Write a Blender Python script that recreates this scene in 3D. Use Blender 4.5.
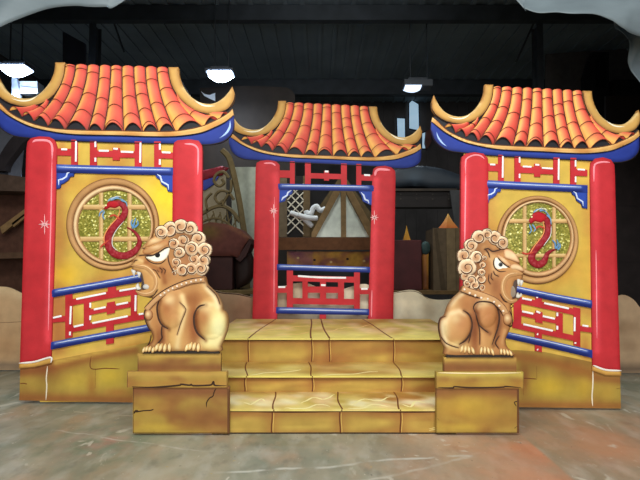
import bpy, math, random
import numpy as np
from mathutils import Vector, noise
from mathutils.geometry import delaunay_2d_cdt

for o in list(bpy.data.objects):
    bpy.data.objects.remove(o, do_unlink=True)
C = bpy.context.scene.collection
random.seed(4)

# ------------------------------------------------------------------ camera, world, lights, exposure
CAM_H, FPX, HOR = 1.05, 500.0, 22.0
PITCH = math.atan(HOR / FPX)
cd = bpy.data.cameras.new('camera'); cam = bpy.data.objects.new('camera', cd); C.objects.link(cam)
cam.location = (0, 0, CAM_H); cam.rotation_euler = (math.pi / 2 + PITCH, 0, 0)
cd.sensor_width = 36; cd.lens = FPX / 640 * 36; cd.clip_start = .05
bpy.context.scene.camera = cam
w = bpy.data.worlds.new('world'); bpy.context.scene.world = w; w.use_nodes = True
w.node_tree.nodes['Background'].inputs[0].default_value = (.75, .85, 1, 1)
w.node_tree.nodes['Background'].inputs[1].default_value = .22

def area(name, loc, target, sx, sy, power, col, spread=180):
    l = bpy.data.lights.new(name, 'AREA'); l.shape = 'RECTANGLE'; l.size = sx; l.size_y = sy
    l.energy = power; l.color = col; l.spread = math.radians(spread)
    o = bpy.data.objects.new(name, l); C.objects.link(o); o.location = loc
    o.rotation_euler = (Vector(target) - Vector(loc)).to_track_quat('-Z', 'Y').to_euler()
    return o
area('overhead_light', (-.3, 0.2, 4.3), (0, 3.9, 1.2), 4.5, 1.4, 215, (.97, 1, .95), 150)   # strip lights over the paint bay
area('doorway_light', (0.6, -3.4, 2.0), (0, 3.5, 1.1), 4.0, 3.0, 150, (.93, .97, 1), 130)   # open roller door behind the camera
area('aisle_fill_light', (.2, 5.95, 5.2), (.2, 7.6, 1.0), 1.2, .4, 45, (.95, 1, .97), 120)      # unseen fill, added to brighten the stored props behind the set
vs = bpy.context.scene.view_settings
vs.view_transform = 'Standard'; vs.look = 'None'; vs.gamma = 1; vs.use_curve_mapping = False
vs.exposure = -0.3

# ------------------------------------------------------------------ helpers
def lin(c):
    c = np.asarray(c, float) / 255.0
    return np.where(c <= .04045, c / 12.92, ((c + .055) / 1.055) ** 2.4)

def plane_pt(px, py, d):
    """point of the upright plane Y=d seen at photo position (px, py)"""
    dx, dy, dz = px - 320, FPX * math.cos(PITCH) + (py - 240) * math.sin(PITCH), FPX * math.sin(PITCH) - (py - 240) * math.cos(PITCH)
    return dx * d / dy, CAM_H + dz * d / dy

class Pl:
    """upright board plane: drawing coordinates -> place in the room"""
    def __init__(s, d, warp=None): s.d = d; s.warp = warp
    def __call__(s, x, y, off=0):
        if s.warp: x, y = s.warp(x, y)
        X, Z = plane_pt(x, y, s.d)
        return (X, s.d - off, max(Z, 0))

MATS = {}
def mat_paint(name='scenic_paint', rough=.58, noise_amt=.1, scale=9, bump=.15, spec=.22, gain=1.0):
    if name in MATS: return MATS[name]
    m = bpy.data.materials.new(name); m.use_nodes = True; nt = m.node_tree; N = nt.nodes; L = nt.links
    b = N['Principled BSDF']; b.inputs['Roughness'].default_value = rough
    b.inputs['Specular IOR Level'].default_value = spec
    a = N.new('ShaderNodeAttribute'); a.attribute_name = 'paint'
    tc = N.new('ShaderNodeTexCoord'); nz = N.new('ShaderNodeTexNoise'); nz.inputs['Scale'].default_value = scale
    nz.inputs['Detail'].default_value = 5
    L.new(tc.outputs['Object'], nz.inputs['Vector'])
    mr = N.new('ShaderNodeMapRange'); mr.inputs[1].default_value = .3; mr.inputs[2].default_value = .7
    mr.inputs[3].default_value = gain * (1 - noise_amt); mr.inputs[4].default_value = gain * (1 + noise_amt)
    L.new(nz.outputs['Fac'], mr.inputs[0])
    vm = N.new('ShaderNodeVectorMath'); vm.operation = 'MULTIPLY'
    L.new(a.outputs['Color'], vm.inputs[0]); L.new(mr.outputs[0], vm.inputs[1]); L.new(vm.outputs[0], b.inputs['Base Color'])
    n2 = N.new('ShaderNodeTexNoise'); n2.inputs['Scale'].default_value = scale * 9; n2.inputs['Detail'].default_value = 3
    L.new(tc.outputs['Object'], n2.inputs['Vector'])
    bp = N.new('ShaderNodeBump'); bp.inputs['Strength'].default_value = bump; bp.inputs['Distance'].default_value = .004
    L.new(n2.outputs['Fac'], bp.inputs['Height']); L.new(bp.outputs[0], b.inputs['Normal'])
    MATS[name] = m; return m

def mat_simple(name, col, rough=.6, nz_scale=6, amt=.2, emit=0, metallic=0, spec=.3, stretch=(1, 1, 1), alpha=1):
    if name in MATS: return MATS[name]
    m = bpy.data.materials.new(name); m.use_nodes = True; nt = m.node_tree; N = nt.nodes; L = nt.links
    b = N['Principled BSDF']; b.inputs['Roughness'].default_value = rough; b.inputs['Metallic'].default_value = metallic
    b.inputs['Specular IOR Level'].default_value = spec
    tc = N.new('ShaderNodeTexCoord'); mp = N.new('ShaderNodeMapping'); mp.inputs['Scale'].default_value = stretch
    nz = N.new('ShaderNodeTexNoise'); nz.inputs['Scale'].default_value = nz_scale; nz.inputs['Detail'].default_value = 6
    L.new(tc.outputs['Object'], mp.inputs[0]); L.new(mp.outputs[0], nz.inputs['Vector'])
    cr = N.new('ShaderNodeValToRGB'); c = lin(col)
    cr.color_ramp.elements[0].position = .3; cr.color_ramp.elements[0].color = (*np.clip(c * (1 - amt), 0, 1), 1)
    cr.color_ramp.elements[1].position = .7; cr.color_ramp.elements[1].color = (*np.clip(c * (1 + amt), 0, 1), 1)
    L.new(nz.outputs['Fac'], cr.inputs[0]); L.new(cr.outputs[0], b.inputs['Base Color'])
    if emit:
        L.new(cr.outputs[0], b.inputs['Emission Color']); b.inputs['Emission Strength'].default_value = emit
    if alpha < 1: b.inputs['Alpha'].default_value = alpha
    MATS[name] = m; return m

PAINT = lambda: mat_paint()
ROOT = {}
def thing(name, label, cat, loc, group=None):
    o = bpy.data.objects.new(name, None); C.objects.link(o); o.location = loc; o.empty_display_size = .1
    o['label'] = label; o['category'] = cat
    if group: o['group'] = group
    ROOT[o.name] = Vector(loc); return o

class MB:
    def __init__(s): s.v = []; s.f = []; s.c = []
    def add(s, vs, fs, cs):
        n = len(s.v); s.v += [tuple(v) for v in vs]; s.f += [tuple(i + n for i in f) for f in fs]
        cs = np.asarray(cs, float)
        if cs.ndim == 1: cs = np.tile(cs, (len(vs), 1))
        s.c += [tuple(c) for c in cs]
        return s
    def box(s, x0, x1, y0, y1, z0, z1, col=(128, 128, 128)):
        v = [(x, y, z) for x in (x0, x1) for y in (y0, y1) for z in (z0, z1)]
        f = [(0, 1, 3, 2), (4, 6, 7, 5), (0, 4, 5, 1), (2, 3, 7, 6), (0, 2, 6, 4), (1, 5, 7, 3)]
        return s.add(v, f, lin(col))
    def ribbon(s, pts, nrm, width, h=.0015, col=(40, 30, 25), taper=True, base=0.0):
        """raised bead of paint along 3-D points on a surface with normal nrm"""
        pts = [Vector(p) for p in pts]; n = len(pts); nrm = Vector(nrm).normalized(); vs = []; fs = []
        for i, p in enumerate(pts):
            t = (pts[min(i + 1, n - 1)] - pts[max(i - 1, 0)])
            t = t.normalized() if t.length > 1e-9 else Vector((1, 0, 0))
            sd = t.cross(nrm).normalized(); u = i / (n - 1)
            wd = (width(u) if callable(width) else width) / 2
            if taper: wd *= min(1, .25 + 5 * min(u, 1 - u))
            vs += [p + sd * wd + nrm * base, p + sd * wd * .6 + nrm * (base + h), p - sd * wd * .6 + nrm * (base + h), p - sd * wd + nrm * base]
            if i:
                a = 4 * (i - 1); b = 4 * i
                fs += [(a + k, a + k + 1, b + k + 1, b + k) for k in range(3)] + [(a + 3, a, b, b + 3)]
        fs += [(0, 3, 2, 1), (4 * n - 4, 4 * n - 3, 4 * n - 2, 4 * n - 1)]
        return s.add(vs, fs, lin(col))
    def patch(s, fn, nx, ny, colfn):
        vs = []; cs = []
        for j in range(ny + 1):
            for i in range(nx + 1):
                u, v = i / nx, j / ny; vs.append(fn(u, v)); cs.append(lin(colfn(u, v)))
        fs = [(j * (nx + 1) + i, j * (nx + 1) + i + 1, (j + 1) * (nx + 1) + i + 1, (j + 1) * (nx + 1) + i) for j in range(ny) for i in range(nx)]
        return s.add(vs, fs, np.array(cs))
    def build(s, name, mat=None, parent=None, smooth=False, label=None, cat=None, group=None, kind=None, bevel=0):
        me = bpy.data.meshes.new(name); o = bpy.data.objects.new(name, me); C.objects.link(o)
        V = np.array(s.v)
        if parent is not None:
            r = parent
            while r.parent is not None: r = r.parent
            org = ROOT.get(r.name, r.location); o.parent = parent
        elif kind == 'structure': org = Vector((0, 0, 0))
        else:
            org = Vector(((V[:, 0].min() + V[:, 0].max()) / 2, (V[:, 1].min() + V[:, 1].max()) / 2, V[:, 2].min())); o.location = org
        ROOT[o.name] = Vector(org)
        me.from_pydata([tuple(v) for v in V - np.array(org)], [], s.f)
        ca = me.color_attributes.new('paint', 'FLOAT_COLOR', 'POINT')
        ca.data.foreach_set('color', np.c_[np.array(s.c), np.ones(len(s.c))].ravel().astype(np.float32))
        me.validate(); me.update()
        if smooth:
            me.polygons.foreach_set('use_smooth', [True] * len(me.polygons))
            try: me.set_sharp_from_angle(angle=math.radians(50))
            except Exception: pass
        me.materials.append(mat or PAINT())
        if bevel:
            bm_ = o.modifiers.new('bevel', 'BEVEL'); bm_.width = bevel; bm_.segments = 2; bm_.limit_method = 'ANGLE'
        if label: o['label'] = label
        if cat: o['category'] = cat
        if group: o['group'] = group
        if kind: o['kind'] = kind
        return o

def spline(pts, k=6, closed=False):
    P = [np.array(p, float) for p in pts]; n = len(P); out = []
    rng = range(n) if closed else range(n - 1)
    for i in rng:
        a = P[(i - 1) % n] if closed or i else P[0]; b = P[i]; c = P[(i + 1) % n]
        d = P[(i + 2) % n] if closed or i + 2 < n else P[-1]
        for j in range(k):
            t = j / k
            out.append(.5 * ((2 * b) + (-a + c) * t + (2 * a - 5 * b + 4 * c - d) * t * t + (-a + 3 * b - 3 * c + d) * t ** 3))
    if not closed: out.append(P[-1])
    return [tuple(p) for p in out]

def segdist(X, pts, closed=False):
    P = np.array(pts, float); Q = np.roll(P, -1, 0) if closed else P[1:]; P0 = P if closed else P[:-1]
    best = np.full(len(X), 1e9)
    for a, b in zip(P0, Q):
        ab = b - a; L = (ab @ ab) + 1e-12
        t = np.clip(((X - a) @ ab) / L, 0, 1)
        best = np.minimum(best, np.hypot(*(X - a - t[:, None] * ab).T))
    return best

def inside(X, poly):
    P = np.array(poly, float); Q = np.roll(P, -1, 0); r = np.zeros(len(X), bool)
    for (x0, y0), (x1, y1) in zip(P, Q):
        if y0 == y1: continue
        c = ((y0 > X[:, 1]) != (y1 > X[:, 1])) & (X[:, 0] < (x1 - x0) * (X[:, 1] - y0) / (y1 - y0) + x0)
        r ^= c
    return r

class Brush:
    """airbrushed scenic paint: base pigment plus soft strokes, all in drawing coordinates"""
    def __init__(s, base): s.base = np.array(base, float); s.ops = []; s.gain = 1.0
    def tone(s, *g): s.gain = np.array(g); return s
    def blob(s, x, y, rx, ry, col, k=1.0, rot=0):
        s.ops.append(('b', x, y, rx, ry, np.array(col, float), k, rot)); return s
    def line(s, pts, wd, col, k=1.0): s.ops.append(('l', pts, wd, np.array(col, float), k)); return s
    def edge(s, wd, col, k=1.0): s.ops.append(('e', wd, np.array(col, float), k)); return s
    def mottle(s, sc, col, k=1.0, seed=0, sy=1): s.ops.append(('n', sc, np.array(col, float), k, seed, sy)); return s
    def grad(s, x0, y0, x1, y1, col, k=1.0): s.ops.append(('g', x0, y0, x1, y1, np.array(col, float), k)); return s
    def __call__(s, X, outline=None):
        out = np.tile(s.base, (len(X), 1))
        for op in s.ops:
            if op[0] == 'b':
                _, x, y, rx, ry, c, k, rot = op; dx, dy = X[:, 0] - x, X[:, 1] - y; ca, sa = math.cos(rot), math.sin(rot)
                q = ((dx * ca + dy * sa) / rx) ** 2 + ((-dx * sa + dy * ca) / ry) ** 2; m = k * np.exp(-q * 1.2)
            elif op[0] == 'l': _, p, wd, c, k = op; m = k * np.exp(-(segdist(X, p) / wd) ** 2)
            elif op[0] == 'e': _, wd, c, k = op; m = k * np.exp(-(segdist(X, outline, True) / wd) ** 2)
            elif op[0] == 'n':
                _, sc, c, k, seed, sy = op
                m = np.array([noise.noise(Vector((a / sc, b / sc / sy, seed * 7.3))) for a, b in X]); m = k * np.clip(m * 1.6 + .25, 0, 1)
            else:
                _, x0, y0, x1, y1, c, k = op; L = (x1 - x0) ** 2 + (y1 - y0) ** 2
                m = k * np.clip(((X[:, 0] - x0) * (x1 - x0) + (X[:, 1] - y0) * (y1 - y0)) / L, 0, 1)
            m = np.clip(m, 0, 1)[:, None]; out = out * (1 - m) + c * m
        return lin(np.clip(out * s.gain, 0, 255))

def board(mb, P, outline, front=.002, th=.004, paint=(200, 200, 200), rnd=None, hfn=None, step=None, ground=False):
    """cut-out board following outline; front face `front` before the plane, thickness th, optional relief"""
    ol = [tuple(map(float, p)) for p in outline]
    br = paint if isinstance(paint, Brush) else None
    pts = list(ol)
    if (br and br.ops) or rnd or hfn:
        step = step or 3.0
        if rnd or hfn or br:      # resample the edge so colour can vary along it
            rs = []
            for a, b in zip(ol, ol[1:] + ol[:1]):
                L = math.hypot(b[0] - a[0], b[1] - a[1]); n = max(1, int(L / (step * 1.2)))
                rs += [(a[0] + (b[0] - a[0]) * i / n, a[1] + (b[1] - a[1]) * i / n) for i in range(n)]
            pts = rs
        A = np.array(pts); x0, y0 = A.min(0); x1, y1 = A.max(0)
        gx, gy = np.meshgrid(np.arange(x0 + step / 2, x1, step), np.arange(y0 + step / 2, y1, step))
        gx = gx + (np.arange(gx.shape[0]) % 2)[:, None] * step * .5
        G = np.c_[gx.ravel(), gy.ravel()]; G = G[inside(G, pts)]
        if len(G): G = G[segdist(G, pts, True) > step * .35]
    else: G = np.zeros((0, 2))
    nb = len(pts)
    r = delaunay_2d_cdt([Vector(p) for p in pts] + [Vector(g) for g in G], [(i, (i + 1) % nb) for i in range(nb)], [], 1, 1e-4)
    V2 = np.array([tuple(v) for v in r[0]]); tris = [tuple(f) for f in r[2]]; rem = r[3]
    # keep only triangles inside the outline (CDT fills the hull)
    cen = np.array([V2[list(t)].mean(0) for t in tris]); keep = inside(cen, pts); tris = [t for t, k in zip(tris, keep) if k]
    h = np.zeros(len(V2))
    if rnd:
        H, wd = rnd; d = np.clip(segdist(V2, pts, True) / wd, 0, 1); h += H * np.sqrt(np.clip(1 - (1 - d) ** 2, 0, 1))
    if hfn: h += hfn(V2)
    col = br(V2, pts) if br else np.tile(lin(paint), (len(V2), 1))
    fv = [P(x, y, front + hh) for (x, y), hh in zip(V2, h)]
    # outline edges -> sides and back
    cnt = {}
    for t in tris:
        for a, b in ((t[0], t[1]), (t[1], t[2]), (t[2], t[0])): cnt[(a, b)] = 1
    bd = [e for e in cnt if (e[1], e[0]) not in cnt]
    n = len(fv); bv = [P(x, y, front - th) for x, y in V2]
    # orientation: front must face -Y
    t = tris[0]; a, b, c = (Vector(fv[i]) for i in t); flip = (b - a).cross(c - a).y > 0
    F = [t[::-1] if flip else t for t in tris] + [tuple(i + n for i in (t if flip else t[::-1])) for t in tris]
    for a, b in bd: F.append((a, b, b + n, a + n) if flip else (b, a, a + n, b + n))
    mb.add(fv + bv, F, np.r_[col, col * .75]); return mb

def stroke(mb, P, pts, wpx, off, col, k=5, taper=True, h=.0015, smooth=True, closed=False):
    q = spline(pts, k, closed) if smooth and len(pts) > 2 else [tuple(p) for p in pts]
    if closed: q = q + [q[0]]
    sc = abs(P(pts[0][0] + 1, pts[0][1])[0] - P(pts[0][0], pts[0][1])[0])
    wf = (lambda u: wpx(u) * sc) if callable(wpx) else wpx * sc
    mb.ribbon([P(x, y, off) for x, y in q], (0, -1, 0), wf, h, col, taper and not closed); return mb

def part(P, name, parent, outline, front=.004, th=.006, paint=(200, 200, 200), rnd=None, strokes=(), step=None, hfn=None, smooth=None, label=None, mat=None):
    mb = MB(); board(mb, P, outline, front, th, paint, rnd, hfn, step)
    for s_ in strokes: stroke(mb, P, s_[0], s_[1], front + (rnd[0] if rnd else 0) * (s_[3] if len(s_) > 3 else 1), s_[2])
    return mb.build(name, mat, parent, smooth=bool(rnd or hfn) if smooth is None else smooth, label=label)
def rect(x0, y0, x1, y1): return [(x0, y0), (x1, y0), (x1, y1), (x0, y1)]
def ell(cx, cy, rx, ry, n=40, a0=0): return [(cx + rx * math.cos(a0 + 2 * math.pi * i / n), cy + ry * math.sin(a0 + 2 * math.pi * i / n)) for i in range(n)]
# ------------------------------------------------------------------ room shell
def mat_floor():
    m = bpy.data.materials.new('painted_concrete'); m.use_nodes = True; nt = m.node_tree; N = nt.nodes; L = nt.links
    b = N['Principled BSDF']; b.inputs['Roughness'].default_value = .48; b.inputs['Specular IOR Level'].default_value = .4
    tc = N.new('ShaderNodeTexCoord')
    def nz(scale, det=6, stretch=(1, 1, 1), rot=0, dist=0):
        mp = N.new('ShaderNodeMapping'); mp.inputs['Scale'].default_value = stretch; mp.inputs['Rotation'].default_value = (0, 0, rot)
        n = N.new('ShaderNodeTexNoise'); n.inputs['Scale'].default_value = scale; n.inputs['Detail'].default_value = det
        n.inputs['Distortion'].default_value = dist
        L.new(tc.outputs['Object'], mp.inputs[0]); L.new(mp.outputs[0], n.inputs['Vector']); return n.outputs['Fac']
    def rng(x, a, b_, lo=0, hi=1):
        r = N.new('ShaderNodeMapRange'); r.inputs[1].default_value = a; r.inputs[2].default_value = b_
        r.inputs[3].default_value = lo; r.inputs[4].default_value = hi; L.new(x, r.inputs[0]); return r.outputs[0]
    def mul(x, y):
        r = N.new('ShaderNodeMath'); r.operation = 'MULTIPLY'; L.new(x, r.inputs[0])
        if isinstance(y, float): r.inputs[1].default_value = y
        else: L.new(y, r.inputs[1])
        return r.outputs[0]
    def mix(c0, c1, f):
        r = N.new('ShaderNodeMix'); r.data_type = 'RGBA'
        L.new(f, r.inputs[0])
        if hasattr(c0, 'links'): L.new(c0, r.inputs[6])
        else: r.inputs[6].default_value = (*lin(c0), 1)
        r.inputs[7].default_value = (*lin(c1), 1); return r.outputs[2]
    def spot(x, y, rx, ry, soft=1.0):
        mp = N.new('ShaderNodeMapping'); mp.vector_type = 'POINT'; mp.inputs['Scale'].default_value = (1 / rx, 1 / ry, 0)
        mp.inputs['Location'].default_value = (-x / rx, -y / ry, 0)
        L.new(tc.outputs['Object'], mp.inputs[0])
        ln = N.new('ShaderNodeVectorMath'); ln.operation = 'LENGTH'; L.new(mp.outputs[0], ln.inputs[0])
        return rng(ln.outputs['Value'], 1.0, .2)
    c = mix((138, 134, 114), (176, 168, 146), rng(nz(1.8, 10, (1, .6, 1)), .4, .62))
    c = mix(c, (122, 130, 112), mul(rng(nz(3.2, 8, (1, .45, 1), .2), .46, .64), .7))
    c = mix(c, (176, 148, 120), mul(rng(nz(4.1, 8, (1, .5, 1), -.3), .52, .66), .6))
    c = mix(c, (186, 184, 172), mul(rng(nz(9, 8, (1, .45, 1)), .5, .68), .45))
    c = mix(c, (104, 102, 90), mul(rng(nz(12, 6, (1, .5, 1), .2), .55, .7), .4))
    c = mix(c, (86, 118, 92), mul(mul(spot(-1.35, 2.95, .8, .5), rng(nz(5, 4), .4, .6)), .5))
    c = mix(c, (196, 128, 122), mul(mul(spot(-1.27, 2.95, .3, .3), rng(nz(7, 6), .42, .66)), .4))
    # orange overspray with the straight edge left by a masked sheet
    sx = N.new('ShaderNodeSeparateXYZ'); L.new(tc.outputs['Object'], sx.inputs[0])
    edge = mul(rng(sx.outputs[0], 1.235, 1.215), rng(sx.outputs[0], .35, 1.2))
    edge = mul(edge, rng(sx.outputs[1], 3.25, 2.9))
    c = mix(c, (216, 130, 92), mul(mul(edge, rng(nz(2.2, 6), .3, .6)), .65))
    c = mix(c, (206, 140, 100), mul(mul(spot(1.6, 3.0, 1.5, .9), rng(nz(2.2, 5, (1, .5, 1)), .3, .6)), .6))
    c = mix(c, (214, 208, 190), mul(rng(nz(2.6, 8, (1, .8, 1), .5, 2.2), .64, .69), .6))      # dried white scuffs
    c = mix(c, (220, 214, 198), mul(rng(nz(4.3, 9, (1.4, .5, 1), -.25, 1.2), .66, .69), .5))
    c = mix(c, (214, 208, 190), rng(nz(60, 2), .73, .76))                                      # specks
    c = mix(c, (190, 160, 80), mul(rng(nz(25, 2), .74, .77), .6))
    c = mix(c, (70, 66, 58), mul(rng(nz(34, 3), .70, .75), .6))
    def streak(a, k, x0, x1, wd, sc, amt):     # long trowelled / dragged paint line across the slab
        n_ = nz(1.3, 4, (1, 1, 1), sc); m0 = N.new('ShaderNodeMath'); m0.operation = 'MULTIPLY_ADD'; L.new(sx.outputs[0], m0.inputs[0]); m0.inputs[1].default_value = k; m0.inputs[2].default_value = a
        m1 = N.new('ShaderNodeMath'); m1.operation = 'MULTIPLY_ADD'; L.new(n_, m1.inputs[0]); m1.inputs[1].default_value = amt; L.new(m0.outputs[0], m1.inputs[2])
        m2 = N.new('ShaderNodeMath'); m2.operation = 'SUBTRACT'; L.new(sx.outputs[1], m2.inputs[0]); L.new(m1.outputs[0], m2.inputs[1])
        m3 = N.new('ShaderNodeMath'); m3.operation = 'ABSOLUTE'; L.new(m2.outputs[0], m3.inputs[0])
        f = mul(rng(m3.outputs[0], wd, wd * .3), rng(nz(7, 8), .38, .56)); f = mul(f, rng(sx.outputs[0], x0 - .1, x0 + .05)); return mul(f, rng(sx.outputs[0], x1 + .1, x1 - .05))
    c = mix(c, (206, 204, 192), mul(streak(2.5, .18, -.45, .8, .016, .2, .25), .75))
    c = mix(c, (200, 196, 184), mul(streak(2.45, -.35, -1.6, -.7, .012, 1.2, .3), .6))
    c = mix(c, (206, 202, 188), mul(streak(2.2, .45, .1, .9, .02, 2.2, .35), .5))
    c = mix(c, (202, 190, 170), mul(streak(3.1, -.22, -1.9, -.9, .012, 3.2, .2), .6))
    L.new(c, b.inputs['Base Color'])
    bp = N.new('ShaderNodeBump'); bp.inputs['Strength'].default_value = .2; bp.inputs['Distance'].default_value = .01
    L.new(nz(14, 8), bp.inputs['Height']); L.new(bp.outputs[0], b.inputs['Normal'])
    L.new(rng(nz(4, 5), .3, .7, .38, .65), b.inputs['Roughness'])
    return m

MB().box(-7, 7, -4, 14, -.1, 0).build('floor', mat_floor(), kind='structure')
M_WALL = mat_simple('dark_sheet_wall', (84, 80, 80), .85, 1.2, .35)
M_CEIL = mat_simple('dark_roof_sheet', (122, 134, 144), .8, .8, .2)
b_ = MB().box(-7, 7, 14, 14.1, 0, 5.6)
for i in range(46): b_.box(-6.9 + i * .3, -6.84 + i * .3, 13.97, 14, 0, 5.6)
b_.build('wall_back', M_WALL, kind='structure')
MB().box(-7.1, -7, -4, 14, 0, 5.6).build('wall_left', M_WALL, kind='structure')
MB().box(7, 7.1, -4, 14, 0, 5.6).build('wall_right', M_WALL, kind='structure')
b_ = MB().box(-7, 7, -4, 14, 5.6, 5.7)
for i in range(47): b_.box(-6.95 + i * .3, -6.87 + i * .3, -4, 14, 5.57, 5.6)
b_.build('ceiling', M_CEIL, kind='structure')
M_STEEL = mat_simple('dark_steel', (62, 67, 73), .6, 4, .2)
MB().box(-7, 7, 12.2, 12.4, 5.2, 5.57).build('trim_1', M_STEEL, kind='structure')
MB().box(-7, 7, 8.6, 8.75, 5.3, 5.57).build('trim_2', M_STEEL, kind='structure')

# ------------------------------------------------------------------ painted pagoda gates
YEL = (212, 176, 78); OCH = (190, 122, 50); RED = (200, 50, 56); RED_D = (165, 24, 32); PINK = (255, 120, 140)
BLUE = (40, 58, 142); BLUE_D = (24, 34, 92); BLUE_L = (150, 175, 235); GOLD = (226, 170, 92); CREAM = (250, 226, 170)
TAN = (205, 152, 92); BRN = (96, 52, 28); INK = (38, 28, 28); WHT = (246, 240, 240)

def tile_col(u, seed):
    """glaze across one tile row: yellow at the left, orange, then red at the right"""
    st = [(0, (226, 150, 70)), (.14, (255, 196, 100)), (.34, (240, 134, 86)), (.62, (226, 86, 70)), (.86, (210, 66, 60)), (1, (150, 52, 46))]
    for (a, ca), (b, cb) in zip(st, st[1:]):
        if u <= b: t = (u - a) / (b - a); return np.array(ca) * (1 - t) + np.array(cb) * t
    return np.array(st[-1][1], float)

def build_roof(P, parent, glints=''):
    roof_ol = [(63, 65), (176, 69), (183, 84), (196, 104), (212, 112), (233, 108), (233, 113), (217, 122), (200, 128.5), (176, 133), (120, 133), (75, 132.5), (47, 128.5), (28, 123), (11, 115), (-3, 103), (-2, 98), (20, 106), (44, 102), (57, 88)]
    rb = part(P, 'roof_board', parent, roof_ol, .002, .02, (40, 38, 42))
    # tile rows: (top x0, x1, y) -> (bottom x0, y0) (x1, y1), joints
    rows = [
        (46, 49.5, 99, 23.5, 113.5, 34.5, 118.8, (.5,)),
        (32, 39, 105.5, 10, 108.5, 22.5, 114.5, ()),
        (65.8, 75.2, 64.5, 36, 118.2, 48.4, 123.5, (.05, .38, .66, .93)),
        (76.2, 87.3, 64.6, 49.2, 123.3, 65.2, 127.3, (.09, .4, .67, .93)),
        (88.2, 99.2, 65, 66.2, 127.3, 87.6, 129, (.14, .48, .78)),
        (100.2, 110.6, 65.3, 88.6, 129, 103.2, 129.8, (.22, .54, .81)),
        (111.6, 121.8, 65.6, 104, 129.6, 123.6, 130.2, (.08, .36, .65, .95)),
        (122.7, 133.6, 66, 124.4, 130.2, 142.8, 130.2, (.18, .5, .8)),
        (134.5, 145.2, 66.3, 143.6, 130.2, 158.6, 130, (.28, .46, .7, .94)),
        (146.1, 156.6, 66.7, 159.4, 130, 176, 130.6, (.22, .6, .87)),
        (157.5, 167.8, 67.2, 177, 130.4, 203.6, 126.2, (.1, .37, .62, .86)),
        (176.5, 178, 92, 203.8, 126, 219, 119.5, (.68,)),
        (203, 210, 111, 219.5, 119, 229, 112.5, ()),
    ]
    for k, (a0, a1, ay, b0, by0, b1, by1, js) in enumerate(rows):
        left = (b0 + b1) / 2 < 117
        def fn(u, v, lift=0):
            x0 = a0 + (b0 - a0) * (v ** 1.9); x1 = a1 + (b1 - a1) * (v ** 1.9)
            x = x0 + (x1 - x0) * u
            wd = abs(x1 - x0); arch = math.sin(math.pi * u) ** .8 * (min(7.6, wd * .42) * (.2 + .3 * v + .5 * v ** 3)) * (1 + .22 * v) - 2.4 * v ** 2
            y = ay + ((by0 + (by1 - by0) * u) - ay) * v - arch + (1.2 if v == 0 else 0)
            hh = .014 * math.sin(math.pi * u) ** .7
            return P(x, y, .003 + hh + lift)
        mb = MB()
        cuts = [0] + [j for j in js] + [1]
        for s_, (v0, v1) in enumerate(zip(cuts, cuts[1:])):
            n = max(2, int((v1 - v0) * 20))
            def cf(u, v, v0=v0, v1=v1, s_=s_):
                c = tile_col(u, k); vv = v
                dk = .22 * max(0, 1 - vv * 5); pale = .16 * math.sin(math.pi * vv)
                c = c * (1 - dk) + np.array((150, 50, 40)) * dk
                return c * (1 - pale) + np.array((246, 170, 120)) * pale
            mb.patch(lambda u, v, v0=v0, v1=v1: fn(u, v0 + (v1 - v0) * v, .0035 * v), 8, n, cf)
        for j in js: mb.ribbon([fn(i / 10, j, .0035) for i in range(11)], (0, -1, 0), .0052, .001, (120, 52, 38), False)
        mb.ribbon([fn(i / 10, 1, .0035) for i in range(11)], (0, -1, 0), .005, .001, (130, 60, 40), False)
        mb.build('tile_row', None, rb, smooth=True)
    # gold eave band
    top = spline([(-4, 99.5), (2, 104.5), (11, 113), (22.5, 119.7), (37.5, 125.3), (56, 129), (84, 130.7), (120, 131.3), (150, 132), (176, 131.5), (200.6, 127.2), (217.5, 120), (228, 114), (232.8, 109.5)], 5)
    bot = spline([(-5, 104.5), (3, 111), (11, 117), (28, 125.8), (47, 131), (75, 134.9), (120, 136), (150, 137), (176, 136.8), (200.6, 133.5), (217.5, 126.8), (227, 121.5), (234, 115.5)], 5)
    mb = MB(); board(mb, P, top + bot[::-1], .012, .026, Brush((222, 164, 90)).edge(1.6, (250, 208, 140), .8).mottle(20, (196, 126, 60), .6), (.007, 3), None, 2)
    stroke(mb, P, bot[::5], 1.0, .016, INK, 4); stroke(mb, P, top[::5], .8, .016, (120, 70, 40), 4)
    mb.build('eave_band', None, parent, smooth=True)
    # blue fascia under the band
    ft = bot
    fb = spline([(234, 119), (234, 128), (231, 135.5), (223, 142), (212, 144.6), (200, 145), (176, 144), (120, 143), (75, 141.5), (50, 140.2), (28, 138), (14, 136), (4, 130.5), (-3, 122), (-5.5, 112)], 4)
    f = part(P, 'fascia', parent, ft + fb, .006, .024, Brush(BLUE).line([(50, 137), (190, 141)], 2.5, (54, 80, 170), .5).line([(p[0], p[1]) for p in fb[::3]], 2.4, BLUE_D, .75), (.005, 3), [(fb[3:][::4], 1.0, INK)], 2.5)
    mb = MB()
    if 'R' in glints: stroke(mb, P, [(230.3, 121), (230, 127.5), (226.5, 133.5), (220, 138.5)], lambda u: 2.2 * math.sin(math.pi * min(max(u, .12), .9)), .012, (178, 205, 250))
    if 'L' in glints: stroke(mb, P, [(0.5, 116), (2.5, 122), (7, 128), (12, 132)], lambda u: 2.0 * math.sin(math.pi * min(max(u, .12), .9)), .012, (178, 205, 250))
    if glints: mb.build('painted_glint', None, f)
    # crescent horns
    li = [(56, 63), (54.5, 74), (49.5, 84.5), (42, 93), (34, 98), (24.5, 99), (15, 96.5), (7.5, 91.5), (2, 84), (-2.6, 75)]
    lo = [(-5, 82), (-4.6, 90), (0, 97), (10, 103.5), (24, 107), (36.5, 105.8), (47, 101.5), (55.5, 94.5), (61.5, 85), (64.8, 75), (65.8, 63)]
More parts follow.
